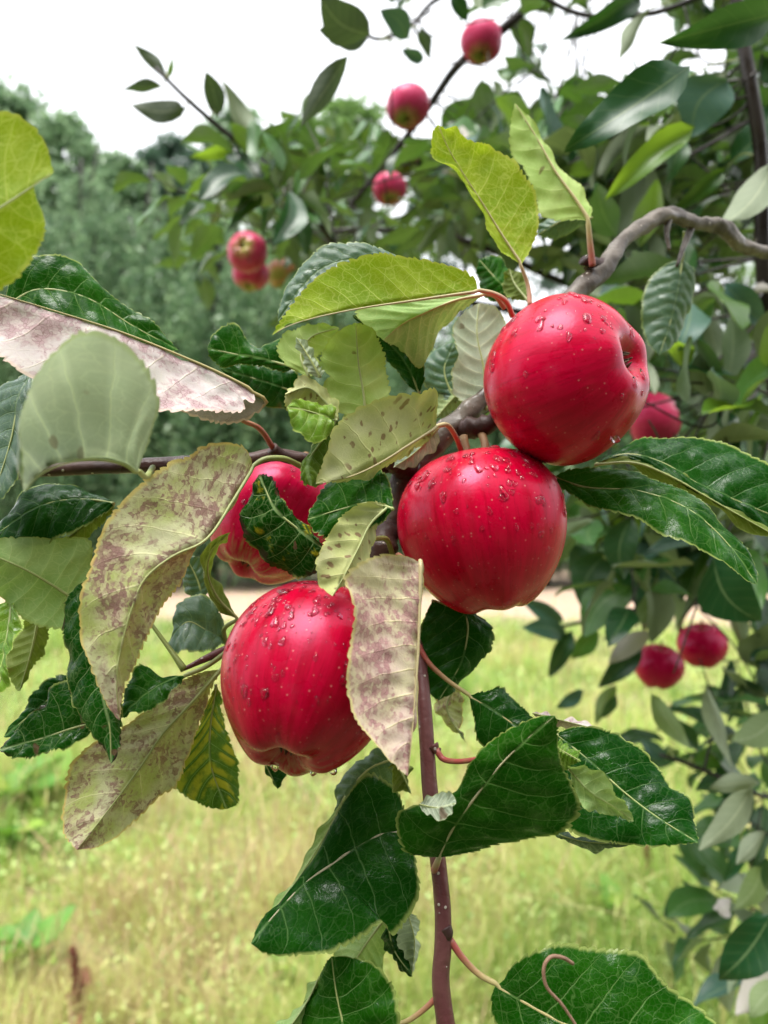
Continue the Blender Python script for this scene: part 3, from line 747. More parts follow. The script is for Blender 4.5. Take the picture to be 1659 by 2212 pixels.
wood('spur', [(1500, 476, .455), (1478, 530, .45), (1462, 575, .445)], [.003, .0018, .001], M_LIMB, 8, 14, .08, 7)
wood('spur', [(1445, 470, .44), (1440, 505, .436), (1446, 540, .434)], [.0025, .0015, .001], M_LIMB, 8, 14, .08, 8)
wood('twig', [(580, 1370, .33), (490, 1403, .318), (440, 1425, .312), (396, 1446, .308)], [.003, .0024, .0018, .0008], M_SHOOT, 10, 26, .03)
wood('leaf_stalk', [(398, 1447, .308), (388, 1432, .309), (362, 1396, .312), (330, 1352, .315), (300, 1310, .318)], [.0016, .0011, .0009, .0008, .0007], PM['g'], 8, 24, .03)
wood('bud', [(935, 1610, .310), (944, 1622, .309), (952, 1616, .309)], [.0025, .0018, .0004], M_SHOOT, 8, 8, .05)
wood('bud', [(962, 2005, .287), (968, 2018, .286), (966, 2032, .286)], [.0026, .002, .001], M_SPUR, 8, 8, .05)

def lift(pts, d0, d1, bow, off=0.0):
    a = np.array([(p[0], p[1]) for p in pts], float)
    ex = np.array([p[2] if len(p) > 2 else 0.0 for p in pts])
    s = np.concatenate([[0], np.cumsum(np.linalg.norm(np.diff(a, axis=0), axis=1))]); s /= max(s[-1], 1e-6)
    d = d0 + (d1 - d0) * s + bow * np.sin(math.pi * s) + off * np.sin(math.pi * s) ** .75 + ex
    return np.array([P(x, y, q) for (x, y), q in zip(a, d)])

LEAF_N = 0
def leaf(kind, side, M, L, R, d=(.3, .3), bow=0.0, oL=.006, oR=.006, main='L', pet=None, pcol='g', nv=9, teeth=.0012, pil=.0008, puck=.00016, camber=.10, rip=.0011, mid=1.0, nveins=8, label=None):
    """blade lofted between left margin, midrib and right margin; side = face turned to us (U upper, D under)"""
    global LEAF_N; LEAF_N += 1
    r = np.random.default_rng(1000 + LEAF_N)
    base, tip = M[0], M[-1]
    Mp = lift(M, d[0], d[1], bow)
    Lp = lift([base] + list(L) + [tip], d[0], d[1], bow, oL)
    Rp = lift([base] + list(R) + [tip], d[0], d[1], bow, oR)
    lenL = np.linalg.norm(np.diff(spline(Lp, 40), axis=0), axis=1).sum()
    lenR = np.linalg.norm(np.diff(spline(Rp, 40), axis=0), axis=1).sum()
    lenM = np.linalg.norm(np.diff(spline(Mp, 40), axis=0), axis=1).sum()
    nteeth = max(8, int(max(lenL, lenR) / .0038))
    nu = min(200, nteeth * 6)
    Mc, Lc, Rc = spline(Mp, nu + 1), spline(Lp, nu + 1), spline(Rp, nu + 1)
    u = np.linspace(0, 1, nu + 1)
    T = nrm(np.gradient(Mc, axis=0))
    def margin(E):
        W = E - Mc; wl_ = np.linalg.norm(W, axis=1, keepdims=True); Wn = W / np.maximum(wl_, 1e-6)
        jit = np.interp(u, np.linspace(0, 1, 22), r.normal(0, .55, 22))
        ph = u * nteeth + jit
        fr = ph - np.floor(ph)
        amp = teeth * (.3 + 1.15 * r.random(nteeth + 4))[np.clip(np.floor(ph).astype(int), 0, nteeth + 3)]
        pr_ = np.where(fr < .75, np.sin(fr / .75 * math.pi / 2), np.cos((fr - .75) / .25 * math.pi / 2))
        env = np.clip(u / .06, 0, 1) * np.clip((1 - u) / .03, 0, 1)
        Tg = nrm(np.gradient(E, axis=0))
        return E + ((pr_ - .5) * amp * env)[:, None] * Wn + (pr_ * amp * env * .5)[:, None] * Tg
    Lm, Rm_ = margin(Lc), margin(Rc)
    a = np.linspace(0, 1, nv + 1)
    a = a ** .9
    rows = []
    pts = np.zeros((nu + 1, 2 * nv + 1, 3)); vv = np.concatenate([-a[::-1], a[1:]])
    nn = np.zeros_like(pts)
    k1, k2, k3 = r.uniform(0, 6, 3)
    for j, v in enumerate(vv):
        E0, E = (Lc, Lm) if v < 0 else (Rc, Rm_)
        q = abs(v)
        Wd = (Mc - Lc) if v < 0 else (Rc - Mc)
        if v == 0: Wd = Rc - Lc
        nmv = nrm(np.cross(T, Wd) + 1e-9)
        wl_ = np.linalg.norm(E0 - Mc, axis=1)
        Q = Mc + q * ((E if q > .97 else E0) - Mc)
        pts[:, j] = Q; nn[:, j] = nmv
    # which way is up
    viewv = nrm(np.array([0, 0, CAM_H]) - pts)
    dotv = np.sum(nn * viewv, -1)
    half = dotv[:, :nv] if main == 'L' else dotv[:, nv + 1:]
    facing = 1.0 if half.mean() > 0 else -1.0
    upsign = facing if side == 'U' else -facing          # upper side = upsign * n
    tl = np.zeros((nu + 1, 2 * nv + 1))
    PK = [(r.normal(0, 420), r.normal(0, 420), r.uniform(0, 6)) for _ in range(6)] + [(r.normal(0, 160), r.normal(0, 160), r.uniform(0, 6)) for _ in range(3)]
    for j, v in enumerate(vv):
        q = abs(v); E0 = Lc if v < 0 else Rc
        wl_ = np.linalg.norm(E0 - Mc, axis=1)
        t = nveins * (u - .20 * q * np.clip(1.15 - u, .2, 1) - .05 * q * q) + .35
        tl[:, j] = t
        pp = np.abs(np.sin(math.pi * t))
        env = np.clip(u * 8, 0, 1) * np.clip((1 - u) * 8, 0, 1)
        z = camber * wl_ * 4 * q * (1 - q) * .5 + pil * pp * np.sin(math.pi * np.clip(q, 0, 1)) ** .7 * env
        z += rip * q * q * env * (np.sin(u * 11 + k1 + v) + .6 * np.sin(u * 23 + k2 + 2 * v) + .4 * np.sin(u * 37 + k3))
        mx, my = u * lenM, v * wl_
        z += puck * env * np.clip(1.1 - q, 0, 1) * sum(np.sin(mx * a_ + my * b_ + c_) for a_, b_, c_ in PK)
        pts[:, j] += nn[:, j] * (upsign * z)[:, None]
    nc = 2 * nv + 1
    V = pts.reshape(-1, 3)
    i, j = np.meshgrid(np.arange(nu), np.arange(nc - 1), indexing='ij')
    F = np.stack([i * nc + j, i * nc + j + 1, (i + 1) * nc + j + 1, (i + 1) * nc + j], -1).reshape(-1, 4)
    if upsign > 0: F = F[:, ::-1]
    uu = np.repeat(u[:, None], nc, 1)
    lc = np.stack([tl, np.repeat(vv[None], nu + 1, 0), uu], -1).reshape(-1, 3)
    hw = np.stack([np.linalg.norm((Lc if v < 0 else Rc) - Mc, axis=1) * v for v in vv], 1)
    lm = np.stack([uu * lenM * 100, hw * 100, np.full_like(uu, LEAF_N * 3.7)], -1).reshape(-1, 3)
    me = mk_mesh('leaf', V, F, LM[kind], attrs={'lc': ('FLOAT_VECTOR', lc), 'lm': ('FLOAT_VECTOR', lm)})
    o = link('leaf', me, bough)
    if label: o['label'] = label
    # petiole running on as the raised midrib under the blade
    nm = nrm(np.cross(T, Rc - Lc) + 1e-9) * upsign
    rad_b, rad_t = .00075 * mid, .00012
    rm_ = rad_b + (rad_t - rad_b) * u ** .7
    midp = Mc[:-2] - nm[:-2] * (rm_[:-2] * .75)[:, None]
    rm_ = rm_[:-2]
    step = max(1, nu // 40)
    midp, rm_ = midp[::step], rm_[::step]
    uc = np.linspace(.3, 1, len(midp))
    if pet:
        pp_ = [P(*p) for p in pet] + [midp[0]]
        pc = spline(pp_, 18)[:-1]
        midp = np.vstack([pc, midp]); rm_ = np.concatenate([np.linspace(.00125, .0009, len(pc)) * mid, rm_])
        uc = np.concatenate([np.linspace(0, .28, len(pc)), uc])
    Vt, Ft = tube_vf(midp, rm_, 8)
    lct = np.zeros((len(Vt), 3)); lct[:len(midp) * 8, 2] = np.repeat(uc, 8); lct[-2, 2] = uc[0]; lct[-1, 2] = 1
    po = bpy.data.objects.new('petiole', mk_mesh('petiole', Vt, Ft, PM[pcol], attrs={'lc': ('FLOAT_VECTOR', lct)}))
    C.objects.link(po); po.parent = o
    return o

# --- left side, top to bottom
leaf('yellow', 'D', [(-150, 560), (-60, 490), (30, 430), (116, 372)], [(-120, 380), (-40, 270), (20, 244), (70, 272), (100, 318)], [(-60, 660), (0, 628), (60, 572), (98, 492), (90, 450), (80, 405)],
     d=(.20, .215), oL=.004, oR=.008, nveins=6, teeth=.0012, label='bright yellow green leaf cropped by the left edge')
leaf('green', 'U', [(10, 660), (80, 625), (180, 640), (290, 705), (386, 757)], [(28, 590), (58, 560), (100, 552), (160, 556), (205, 604), (255, 652), (330, 698)], [(60, 690), (150, 715), (260, 745), (340, 757)],
     d=(.315, .325), oL=.004, oR=-.008, nveins=7, rip=.001)
leaf('pink', 'D', [(548, 846), (470, 806), (400, 775), (270, 722), (100, 667), (-90, 610)], [(550, 868), (528, 862), (530, 880), (490, 886), (440, 888), (345, 886), (200, 855), (60, 808), (-30, 740)],
     [(572, 872), (535, 905), (475, 916), (395, 892), (250, 800), (80, 720), (-40, 650)], d=(.30, .265), oL=-.012, oR=.020, pet=[(590, 968, .326), (560, 925, .318), (520, 903, .31), (575, 868, .305)], pcol='p', label='long pinkish diseased leaf folded along its midrib')
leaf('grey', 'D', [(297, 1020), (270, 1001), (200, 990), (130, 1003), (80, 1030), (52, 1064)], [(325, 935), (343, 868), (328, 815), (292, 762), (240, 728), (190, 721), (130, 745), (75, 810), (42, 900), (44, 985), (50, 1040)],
     [(240, 985), (180, 960), (120, 960), (80, 1000)], d=(.235, .205), oL=-.016, oR=.016, pet=[(330, 1010, .30), (315, 1030, .26)], nveins=6, camber=.3, pil=.0014, nv=14, label='round pale grey green leaf close to us, slightly blurred')
leaf('blue', 'U', [(70, 800), (40, 870), (20, 960), (-20, 1085)], [(30, 815), (0, 830), (-40, 900), (-50, 1000)], [(75, 860), (70, 940), (50, 1010), (10, 1075)], d=(.30, .28), oL=.012, oR=-.004)
leaf('dark', 'U', [(248, 1086), (190, 1078), (110, 1085), (50, 1115), (-40, 1175)], [(225, 1075), (190, 1058), (140, 1047), (95, 1050), (60, 1062), (25, 1090), (-10, 1145)], [(225, 1110), (160, 1150), (90, 1172), (20, 1185)],
     d=(.31, .30), oL=.012, oR=-.006, nveins=7)
leaf('olive', 'D', [(248, 1092), (200, 1120), (135, 1170)], [(235, 1110), (205, 1150), (160, 1170)], [(225, 1092), (180, 1115), (145, 1150)], d=(.312, .312), oL=.004, oR=.006)
leaf('pale', 'D', [(165, 1298), (110, 1262), (50, 1228), (-70, 1178)], [(196, 1235), (200, 1190), (193, 1166), (150, 1160), (110, 1164), (65, 1160), (0, 1160), (-50, 1160)], [(155, 1330), (135, 1356), (90, 1352), (50, 1335), (0, 1292), (-50, 1230)],
     d=(.305, .285), oL=.006, oR=.003, nveins=7, label='pale green broad leaf entering from the left edge')
leaf('young', 'U', [(25, 1290), (15, 1370), (-5, 1500)], [(-10, 1320), (-40, 1400)], [(40, 1330), (30, 1385), (18, 1430), (22, 1455), (5, 1490)], d=(.30, .28), oL=.008, oR=-.004)
leaf('olive', 'D', [(85, 1330), (70, 1400), (42, 1494)], [(60, 1340), (25, 1390), (10, 1430), (28, 1485)], [(106, 1360), (95, 1400), (70, 1450)], d=(.315, .31), oL=.004, oR=.004)
leaf('edgeburn', 'U', [(190, 1255), (200, 1340), (210, 1450), (235, 1560), (240, 1650)], [(166, 1266), (140, 1305), (134, 1350), (138, 1400), (142, 1440), (152, 1475), (165, 1520), (178, 1560), (198, 1583), (216, 1610)],
     [(230, 1280), (250, 1380), (262, 1480), (262, 1570), (256, 1620)], d=(.295, .275), oL=.006, oR=.002, rip=.0014, label='dark wet leaf hanging down with black bitten edge')
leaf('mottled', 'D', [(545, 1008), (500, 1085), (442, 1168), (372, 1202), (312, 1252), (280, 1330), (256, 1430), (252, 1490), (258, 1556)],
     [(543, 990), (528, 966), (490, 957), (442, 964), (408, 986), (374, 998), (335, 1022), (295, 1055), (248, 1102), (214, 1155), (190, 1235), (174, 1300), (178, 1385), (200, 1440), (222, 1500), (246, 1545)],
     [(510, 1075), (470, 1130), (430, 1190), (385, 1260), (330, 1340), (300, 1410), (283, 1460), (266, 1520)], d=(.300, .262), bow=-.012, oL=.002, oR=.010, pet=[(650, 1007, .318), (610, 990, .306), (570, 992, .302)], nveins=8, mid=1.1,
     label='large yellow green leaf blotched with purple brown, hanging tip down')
leaf('dark', 'U', [(185, 1470), (120, 1500), (70, 1540), (8, 1592)], [(150, 1455), (100, 1474), (60, 1515), (30, 1560)], [(190, 1510), (130, 1560), (60, 1590)], d=(.325, .315), oL=.004, oR=-.003)
leaf('edgeburn', 'U', [(205, 1560), (150, 1575), (90, 1595), (-2, 1621)], [(190, 1500), (152, 1468), (105, 1487), (104, 1515), (70, 1540), (40, 1570), (15, 1600)], [(195, 1582), (165, 1602), (125, 1621), (75, 1634), (35, 1636)],
     d=(.305, .29), oL=.006, oR=-.004, nveins=5, label='dark green leaf with small holes at the lower left')
leaf('green', 'U', [(400, 1458), (350, 1480), (310, 1505), (262, 1550)], [(380, 1466), (350, 1462), (325, 1446), (300, 1440), (270, 1490)], [(380, 1490), (345, 1518), (305, 1540)], d=(.305, .29), oL=.006, oR=-.006, pet=[(490, 1408, .316), (445, 1440, .31)], pcol='g', nveins=5)
leaf('blue', 'U', [(489, 1388), (450, 1364), (405, 1343), (362, 1390)], [(478, 1335), (447, 1287), (410, 1288), (384, 1305), (380, 1340), (372, 1372)], [(455, 1402), (410, 1409), (375, 1406)], d=(.33, .325), oL=.006, oR=-.010, nveins=5)
leaf('mottled', 'D', [(478, 1446), (420, 1512), (350, 1588), (305, 1655), (240, 1742), (166, 1836)], [(440, 1452), (370, 1485), (310, 1540), (250, 1580), (200, 1608), (165, 1640), (145, 1680), (134, 1730), (138, 1800)],
     [(455, 1500), (432, 1560), (402, 1640), (376, 1702), (352, 1720), (318, 1750), (280, 1785), (235, 1820), (200, 1832)], d=(.312, .290), oL=.004, oR=.006, pet=[(500, 1398, .318), (490, 1425, .315)], mid=1.2, nveins=8,
     label='long leaf with purple blotches on one half, pointing to lower left')
leaf('ylstripe', 'U', [(468, 1478), (455, 1570), (455, 1650), (490, 1748)], [(430, 1560), (395, 1640), (378, 1700), (420, 1728), (455, 1745)], [(486, 1560), (505, 1620), (516, 1690), (514, 1735)], d=(.330, .325), oL=-.004, oR=.008, label='green leaf with yellow stripes behind the blotched leaf')
leaf('dark', 'U', [(512, 1560), (550, 1610), (600, 1705)], [(530, 1600), (570, 1640), (590, 1690)], [(560, 1570), (620, 1620), (625, 1660)], d=(.34, .335), oL=.004, oR=.002)
leaf('olive', 'D', [(512, 1338), (468, 1290), (448, 1240), (455, 1195), (498, 1150)], [(470, 1312), (440, 1260), (436, 1225), (442, 1192), (470, 1160)], [(500, 1312), (475, 1270), (462, 1230), (470, 1185)], d=(.325, .32), oL=-.003, oR=.008, teeth=.0002, pet=[(492, 1400, .33), (484, 1360, .328)])
leaf('blue', 'U', [(440, 1300), (425, 1250), (400, 1200)], [(415, 1295), (395, 1250)], [(450, 1270), (440, 1210)], d=(.35, .35))

# --- centre cluster
leaf('blue', 'U', [(880, 575), (780, 560), (690, 585), (600, 695)], [(850, 545), (800, 530), (735, 526), (685, 543), (650, 570), (625, 610), (606, 655)], [(860, 600), (760, 620), (660, 650)], d=(.335, .325), oL=.004, oR=-.004, camber=.1)
leaf('yellow', 'D', [(1032, 628), (960, 638), (880, 650), (780, 665), (680, 686), (620, 705), (588, 724)], [(1028, 606), (1005, 586), (950, 567), (860, 553), (780, 556), (705, 584), (645, 638), (608, 692)], [(990, 632), (880, 636), (760, 650), (660, 680), (610, 705)],
     d=(.318, .292), oL=.002, oR=.020, pet=[(1107, 682, .335), (1092, 650, .328), (1065, 634, .322)], pcol='r', nveins=8, mid=1.1, label='large yellow green leaf arching above the central cluster')
leaf('pale', 'D', [(1045, 636), (985, 648), (920, 675), (870, 700), (828, 735)], [(1000, 636), (900, 645), (800, 658), (770, 680), (800, 712)], [(1010, 660), (960, 710), (925, 765), (905, 795), (870, 760)], d=(.33, .325), oL=.004, oR=.010, pet=[(1090, 665, .338), (1070, 640, .334)], pcol='r', mid=1.1)
leaf('yellow', 'D', [(1126, 572), (1085, 510), (1045, 445), (1000, 375), (968, 320), (946, 270)], [(1085, 545), (1066, 505), (1040, 455), (1006, 403), (984, 363), (950, 346), (936, 326), (934, 300), (938, 280)],
     [(1148, 535), (1160, 500), (1161, 450), (1152, 410), (1130, 378), (1110, 346), (1088, 328), (1052, 312), (1018, 305), (995, 290), (985, 274), (962, 278)], d=(.36, .35), bow=.006, oL=-.008, oR=.004, main='R', pet=[(1145, 660, .36), (1140, 615, .362)], pcol='r', nveins=7, label='upright yellow green leaf with a bitten tip')
leaf('lime', 'D', [(1272, 478), (1245, 435), (1200, 372), (1160, 300), (1112, 222)], [(1250, 474), (1200, 474), (1166, 462), (1158, 425), (1130, 362), (1104, 328), (1102, 270), (1108, 240)], [(1278, 450), (1240, 392), (1212, 358), (1175, 300)], d=(.385, .40), oL=.004, oR=.012, pet=[(1280, 575, .388), (1274, 520, .386)], pcol='p', mid=1.5, nveins=6)
leaf('green', 'U', [(1110, 640), (1070, 600), (1035, 560)], [(1060, 650), (1030, 600)], [(1110, 590), (1075, 555)], d=(.40, .41))
leaf('olive', 'D', [(1140, 650), (1110, 610), (1100, 580)], [(1095, 640), (1085, 610)], [(1140, 610), (1120, 590)], d=(.39, .40))
leaf('blue', 'U', [(1280, 470), (1230, 470), (1160, 508)], [(1250, 462), (1200, 465), (1170, 485)], [(1255, 490), (1210, 512), (1180, 515)], d=(.43, .44))
leaf('green', 'U', [(632, 793), (570, 775), (510, 765), (448, 752)], [(628, 740), (610, 728), (585, 740), (556, 746), (532, 734), (520, 710), (497, 700), (472, 712), (454, 735)], [(622, 803), (575, 794), (525, 784), (480, 794), (456, 775)], d=(.335, .34), oL=.004, oR=.002, nveins=6, rip=.001)
leaf('dark', 'U', [(645, 850), (590, 830), (540, 815), (476, 796)], [(640, 805), (590, 795), (530, 788)], [(630, 880), (580, 880), (520, 845)], d=(.350, .352), oL=.002, oR=.004)
leaf('lime', 'D', [(668, 815), (650, 770), (670, 730), (732, 708)], [(640, 800), (612, 782), (600, 750), (620, 718), (656, 700), (700, 702)], [(685, 800), (690, 770), (720, 740)], d=(.325, .335), oL=.002, oR=.004, nveins=5)
leaf('grey', 'D', [(692, 815), (672, 780), (640, 728)], [(680, 815), (655, 780), (640, 748)], [(700, 800), (685, 770), (658, 738)], d=(.318, .32), oL=.003, oR=.004, teeth=.0002)
leaf('dark', 'U', [(905, 850), (880, 790), (830, 730), (760, 680)], [(870, 820), (830, 770), (790, 720)], [(916, 815), (905, 770), (870, 725), (820, 685)], d=(.34, .345), oL=.004, oR=-.004)
leaf('lime', 'D', [(790, 905), (785, 850), (775, 790), (768, 697)], [(740, 895), (705, 870), (700, 830), (712, 812), (690, 795), (695, 765), (712, 738), (740, 710)], [(838, 880), (842, 840), (832, 785), (818, 735), (798, 705)], d=(.315, .318), oL=.003, oR=.003, nveins=5, pet=[(800, 960, .33)], label='rounded light green leaf with a bite in its left margin')
leaf('spotted', 'D', [(730, 905), (700, 865), (665, 838), (616, 852)], [(690, 900), (640, 898), (618, 880)], [(728, 870), (700, 835), (660, 816), (630, 832)], d=(.308, .31), oL=.003, oR=.004, nveins=4)
leaf('grey', 'D', [(1050, 885), (1045, 800), (1030, 720), (1035, 655)], [(980, 850), (985, 760), (978, 720), (995, 680)], [(1080, 840), (1085, 760), (1095, 700), (1070, 665)], d=(.358, .362), oL=-.004, oR=.006)
leaf('blue', 'U', [(985, 870), (960, 800), (980, 740)], [(930, 850), (912, 800), (935, 755)], [(1000, 830), (1000, 780)], d=(.375, .38))
leaf('blue', 'D', [(1000, 840), (970, 870), (940, 905)], [(980, 835), (945, 860)], [(1005, 870), (975, 895)], d=(.372, .375))
leaf('young', 'U', [(722, 908), (690, 895), (655, 885), (620, 880)], [(722, 880), (690, 870), (655, 866), (630, 868)], [(718, 928), (700, 950), (670, 958), (645, 935), (626, 905)], d=(.296, .290), oL=.003, oR=-.004, nveins=5, teeth=.0013, label='small bright green leaf with coarse teeth in the centre')
leaf('spottop', 'U', [(728, 905), (690, 960), (665, 1000), (672, 1050)], [(705, 925), (672, 965), (655, 1010), (655, 1040)], [(735, 950), (715, 1000), (695, 1045)], d=(.296, .292), oL=.004, oR=.006, rip=.001)
leaf('spotted', 'D', [(942, 922), (880, 962), (820, 1000), (760, 1028), (682, 1046)], [(945, 890), (942, 850), (928, 838), (905, 848), (850, 855), (795, 872), (745, 902), (715, 935), (705, 975), (692, 1015)], [(925, 945), (880, 985), (820, 1018), (740, 1042)],
     d=(.300, .282), oL=-.004, oR=.006, pet=[(1000, 985, .335), (985, 945, .320), (965, 918, .308)], pcol='r', nveins=5, mid=1.1, label='pale folded leaf peppered with brown spots in the centre')
leaf('grey', 'D', [(945, 925), (900, 975), (850, 1010)], [(900, 950), (860, 985)], [(945, 960), (900, 1005)], d=(.325, .325), teeth=.0002)
leaf('green', 'U', [(850, 1098), (800, 1085), (735, 1100), (664, 1122)], [(845, 1060), (836, 1030), (812, 1004), (778, 996), (742, 1006), (708, 1040), (682, 1078)], [(820, 1130), (770, 1160), (710, 1165), (680, 1150)], d=(.285, .287), bow=.006, oL=.010, oR=-.004, nveins=5, teeth=.0014, pil=.0006, label='small dark green cupped leaf with white net veins')
leaf('spotted', 'D', [(842, 1090), (800, 1130), (775, 1180), (745, 1240), (718, 1288)], [(800, 1084), (768, 1092), (740, 1115), (712, 1155), (690, 1195), (680, 1225), (690, 1262)], [(835, 1110), (815, 1150), (805, 1190), (780, 1230), (745, 1265)], d=(.288, .268), oL=-.004, oR=.006, pet=[(850, 1205, .33), (835, 1165, .315), (805, 1160, .300), (810, 1120, .292)], nveins=6)
leaf('burnt', 'U', [(698, 1185), (640, 1140), (595, 1100), (560, 1024)], [(690, 1225), (650, 1248), (602, 1234), (562, 1200), (535, 1165), (526, 1110), (540, 1055)], [(672, 1140), (640, 1118), (618, 1098), (602, 1060), (585, 1030)], d=(.285, .290), bow=-.004, oL=.006, oR=.002, nveins=6, rip=.0018, teeth=.0012, label='dark curled leaf with burnt brown edges over the half hidden apple')
leaf('salmon', 'D', [(906, 1214), (905, 1300), (902, 1400), (896, 1500), (889, 1590), (881, 1677)], [(880, 1203), (830, 1199), (785, 1212), (743, 1248), (760, 1295), (768, 1345), (760, 1395), (749, 1450), (753, 1505), (768, 1555), (798, 1592), (830, 1632)],
     [(910, 1250), (908, 1320), (904, 1420), (898, 1510), (890, 1600)], d=(.268, .250), oL=-.008, oR=.018, pet=[(860, 1200, .30), (890, 1222, .285), (910, 1235, .272)], pcol='r', nveins=9, mid=1.1, label='salmon pink spotted leaf hanging in front of the lowest apple')
leaf('olive', 'D', [(850, 1640), (868, 1670), (889, 1716)], [(845, 1670), (850, 1700)], [(880, 1650), (885, 1690)], d=(.28, .28))

# --- right side
leaf('green', 'U', [(1196, 1030), (1265, 1052), (1380, 1060), (1480, 1095), (1560, 1160), (1636, 1263)], [(1225, 1016), (1262, 1009), (1312, 1007), (1370, 1019), (1432, 1044), (1502, 1078), (1552, 1118), (1600, 1165), (1632, 1222)],
     [(1230, 1066), (1290, 1100), (1362, 1118), (1440, 1152), (1512, 1186), (1570, 1222), (1612, 1256)], d=(.335, .295), oL=.008, oR=-.010, pet=[(1150, 1000, .345)], nveins=8, label='glossy green leaf reaching right below the upper apple')
leaf('dark', 'U', [(1285, 1003), (1350, 980), (1430, 998), (1510, 1045), (1590, 1080), (1710, 1130)], [(1335, 976), (1380, 953), (1432, 942), (1502, 943), (1570, 960), (1625, 986), (1690, 1040)], [(1330, 990), (1400, 1006), (1460, 1040), (1520, 1078), (1600, 1112), (1670, 1150)],
     d=(.355, .33), oL=.012, oR=-.004, nveins=8, label='dark green leaf cut off by the right edge beside the upper apple')
leaf('olive', 'D', [(1285, 1004), (1370, 1000), (1450, 1030), (1530, 1075), (1680, 1160)], [(1370, 985), (1440, 1010), (1530, 1060), (1640, 1120)], [(1360, 1008), (1440, 1045), (1530, 1092), (1620, 1150)], d=(.350, .325), teeth=.0005)
leaf('blue', 'U', [(1475, 560), (1465, 620), (1450, 690), (1424, 768)], [(1430, 575), (1395, 620), (1385, 680), (1400, 740)], [(1500, 585), (1495, 640), (1480, 700), (1455, 745)], d=(.47, .46), pet=[(1480, 500, .455)], label='blue green leaf hanging below the grey limb')
leaf('dark', 'U', [(935, 1296), (1005, 1330), (1000, 1420), (948, 1513)], [(910, 1350), (900, 1420), (915, 1485)], [(1025, 1325), (1060, 1362), (1067, 1395), (1040, 1430), (1000, 1470)], d=(.335, .325), oL=.004, oR=.008, nveins=6)
leaf('mottled', 'D', [(985, 1480), (965, 1530), (1006, 1604)], [(960, 1490), (935, 1525), (975, 1570)], [(1000, 1500), (995, 1550)], d=(.35, .345))
leaf('dark', 'U', [(1013, 1504), (1060, 1530), (1110, 1565), (1175, 1605)], [(1048, 1490), (1086, 1487), (1112, 1518), (1158, 1552)], [(1024, 1550), (1034, 1600), (1070, 1625), (1130, 1625)], d=(.318, .305), oL=.006, oR=.002, pet=[(903, 1392, .328), (925, 1430, .325), (965, 1468, .322)], pcol='p', nveins=5)
leaf('green', 'U', [(948, 1852), (980, 1788), (1020, 1732), (1080, 1655), (1135, 1600), (1199, 1546)], [(920, 1850), (878, 1832), (858, 1800), (858, 1760), (895, 1742), (980, 1712), (1015, 1655), (1055, 1605), (1110, 1570), (1160, 1549)],
     [(1000, 1848), (1080, 1826), (1155, 1810), (1220, 1784), (1254, 1748), (1238, 1700), (1216, 1658), (1206, 1610), (1204, 1570)], d=(.285, .262), bow=-.003, oL=.007, oR=.005, pet=[(938, 1880, .292)], pcol='w', nveins=7, mid=1.2, main='R', teeth=.0014, label='large dark green leaf with pale midrib crossing the red shoot')
leaf('grey', 'D', [(905, 1738), (945, 1745), (985, 1735)], [(920, 1760), (945, 1770), (975, 1758)], [(925, 1722), (950, 1710), (978, 1716)], d=(.272, .268), oL=-.004, oR=.004, teeth=.0002, mid=.4)
leaf('pale', 'D', [(1228, 1660), (1280, 1712), (1330, 1745), (1369, 1774)], [(1228, 1652), (1262, 1658), (1300, 1672), (1335, 1712), (1358, 1750)], [(1250, 1730), (1290, 1755), (1330, 1766)], d=(.285, .275), oL=-.006, oR=.003, nveins=6, mid=.6, label='small pale upturned leaf lying on the large dark leaf')
leaf('dark', 'U', [(1200, 1585), (1270, 1640), (1350, 1712), (1420, 1765), (1508, 1820)], [(1240, 1572), (1290, 1574), (1335, 1584), (1375, 1608), (1408, 1640), (1428, 1665), (1446, 1702), (1488, 1724), (1500, 1762)],
     [(1200, 1680), (1215, 1780), (1280, 1815), (1360, 1824), (1430, 1828), (1478, 1822)], d=(.312, .280), oL=.008, oR=-.004, nveins=7, label='wide wet dark leaf at the lower right of the cluster')
leaf('pink', 'D', [(1150, 1540), (1210, 1555), (1310, 1580)], [(1180, 1542), (1250, 1558)], [(1170, 1555), (1240, 1575)], d=(.313, .312), teeth=.0002, mid=.4)
leaf('blue', 'U', [(1195, 1800), (1260, 1818), (1365, 1824)], [(1240, 1805), (1310, 1815)], [(1230, 1822), (1300, 1836)], d=(.300, .295), teeth=.0006, mid=.4)
leaf('young', 'U', [(1195, 1610), (1220, 1625), (1255, 1645)], [(1215, 1600), (1240, 1618)], [(1200, 1640), (1225, 1655)], d=(.29, .288), mid=.5)
# --- bottom
leaf('dark', 'U', [(862, 1797), (829, 1800), (770, 1830), (715, 1868), (665, 1902), (600, 1968), (542, 2038)], [(872, 1755), (862, 1715), (838, 1690), (800, 1671), (772, 1688), (750, 1716), (722, 1768), (692, 1825), (665, 1870), (610, 1945), (560, 2005)],
     [(890, 1830), (900, 1880), (904, 1935), (892, 1965), (870, 2000), (850, 2018), (828, 1992), (790, 2018), (745, 2042), (700, 2060), (660, 2062), (598, 2064), (560, 2052)], d=(.300, .265), bow=.004, oL=.012, oR=-.008, main='R', pet=[(940, 1810, .306), (895, 1795, .303)], pcol='w', nveins=6, mid=1.2, teeth=.0014, pil=.0006,
     label='large wet dark leaf pointing to the lower left below the lowest apple')
leaf('pale', 'D', [(745, 1720), (700, 1810), (650, 1890), (572, 1990)], [(720, 1750), (672, 1830), (640, 1885), (600, 1945)], [(740, 1750), (700, 1830), (650, 1905), (600, 1975)], d=(.312, .288), teeth=.0002, mid=.4, oL=.004, oR=-.002)
leaf('blue', 'U', [(850, 1640), (800, 1660), (760, 1700), (720, 1765)], [(830, 1615), (790, 1630), (755, 1660), (730, 1705)], [(860, 1680), (820, 1720), (770, 1750)], d=(.325, .32))
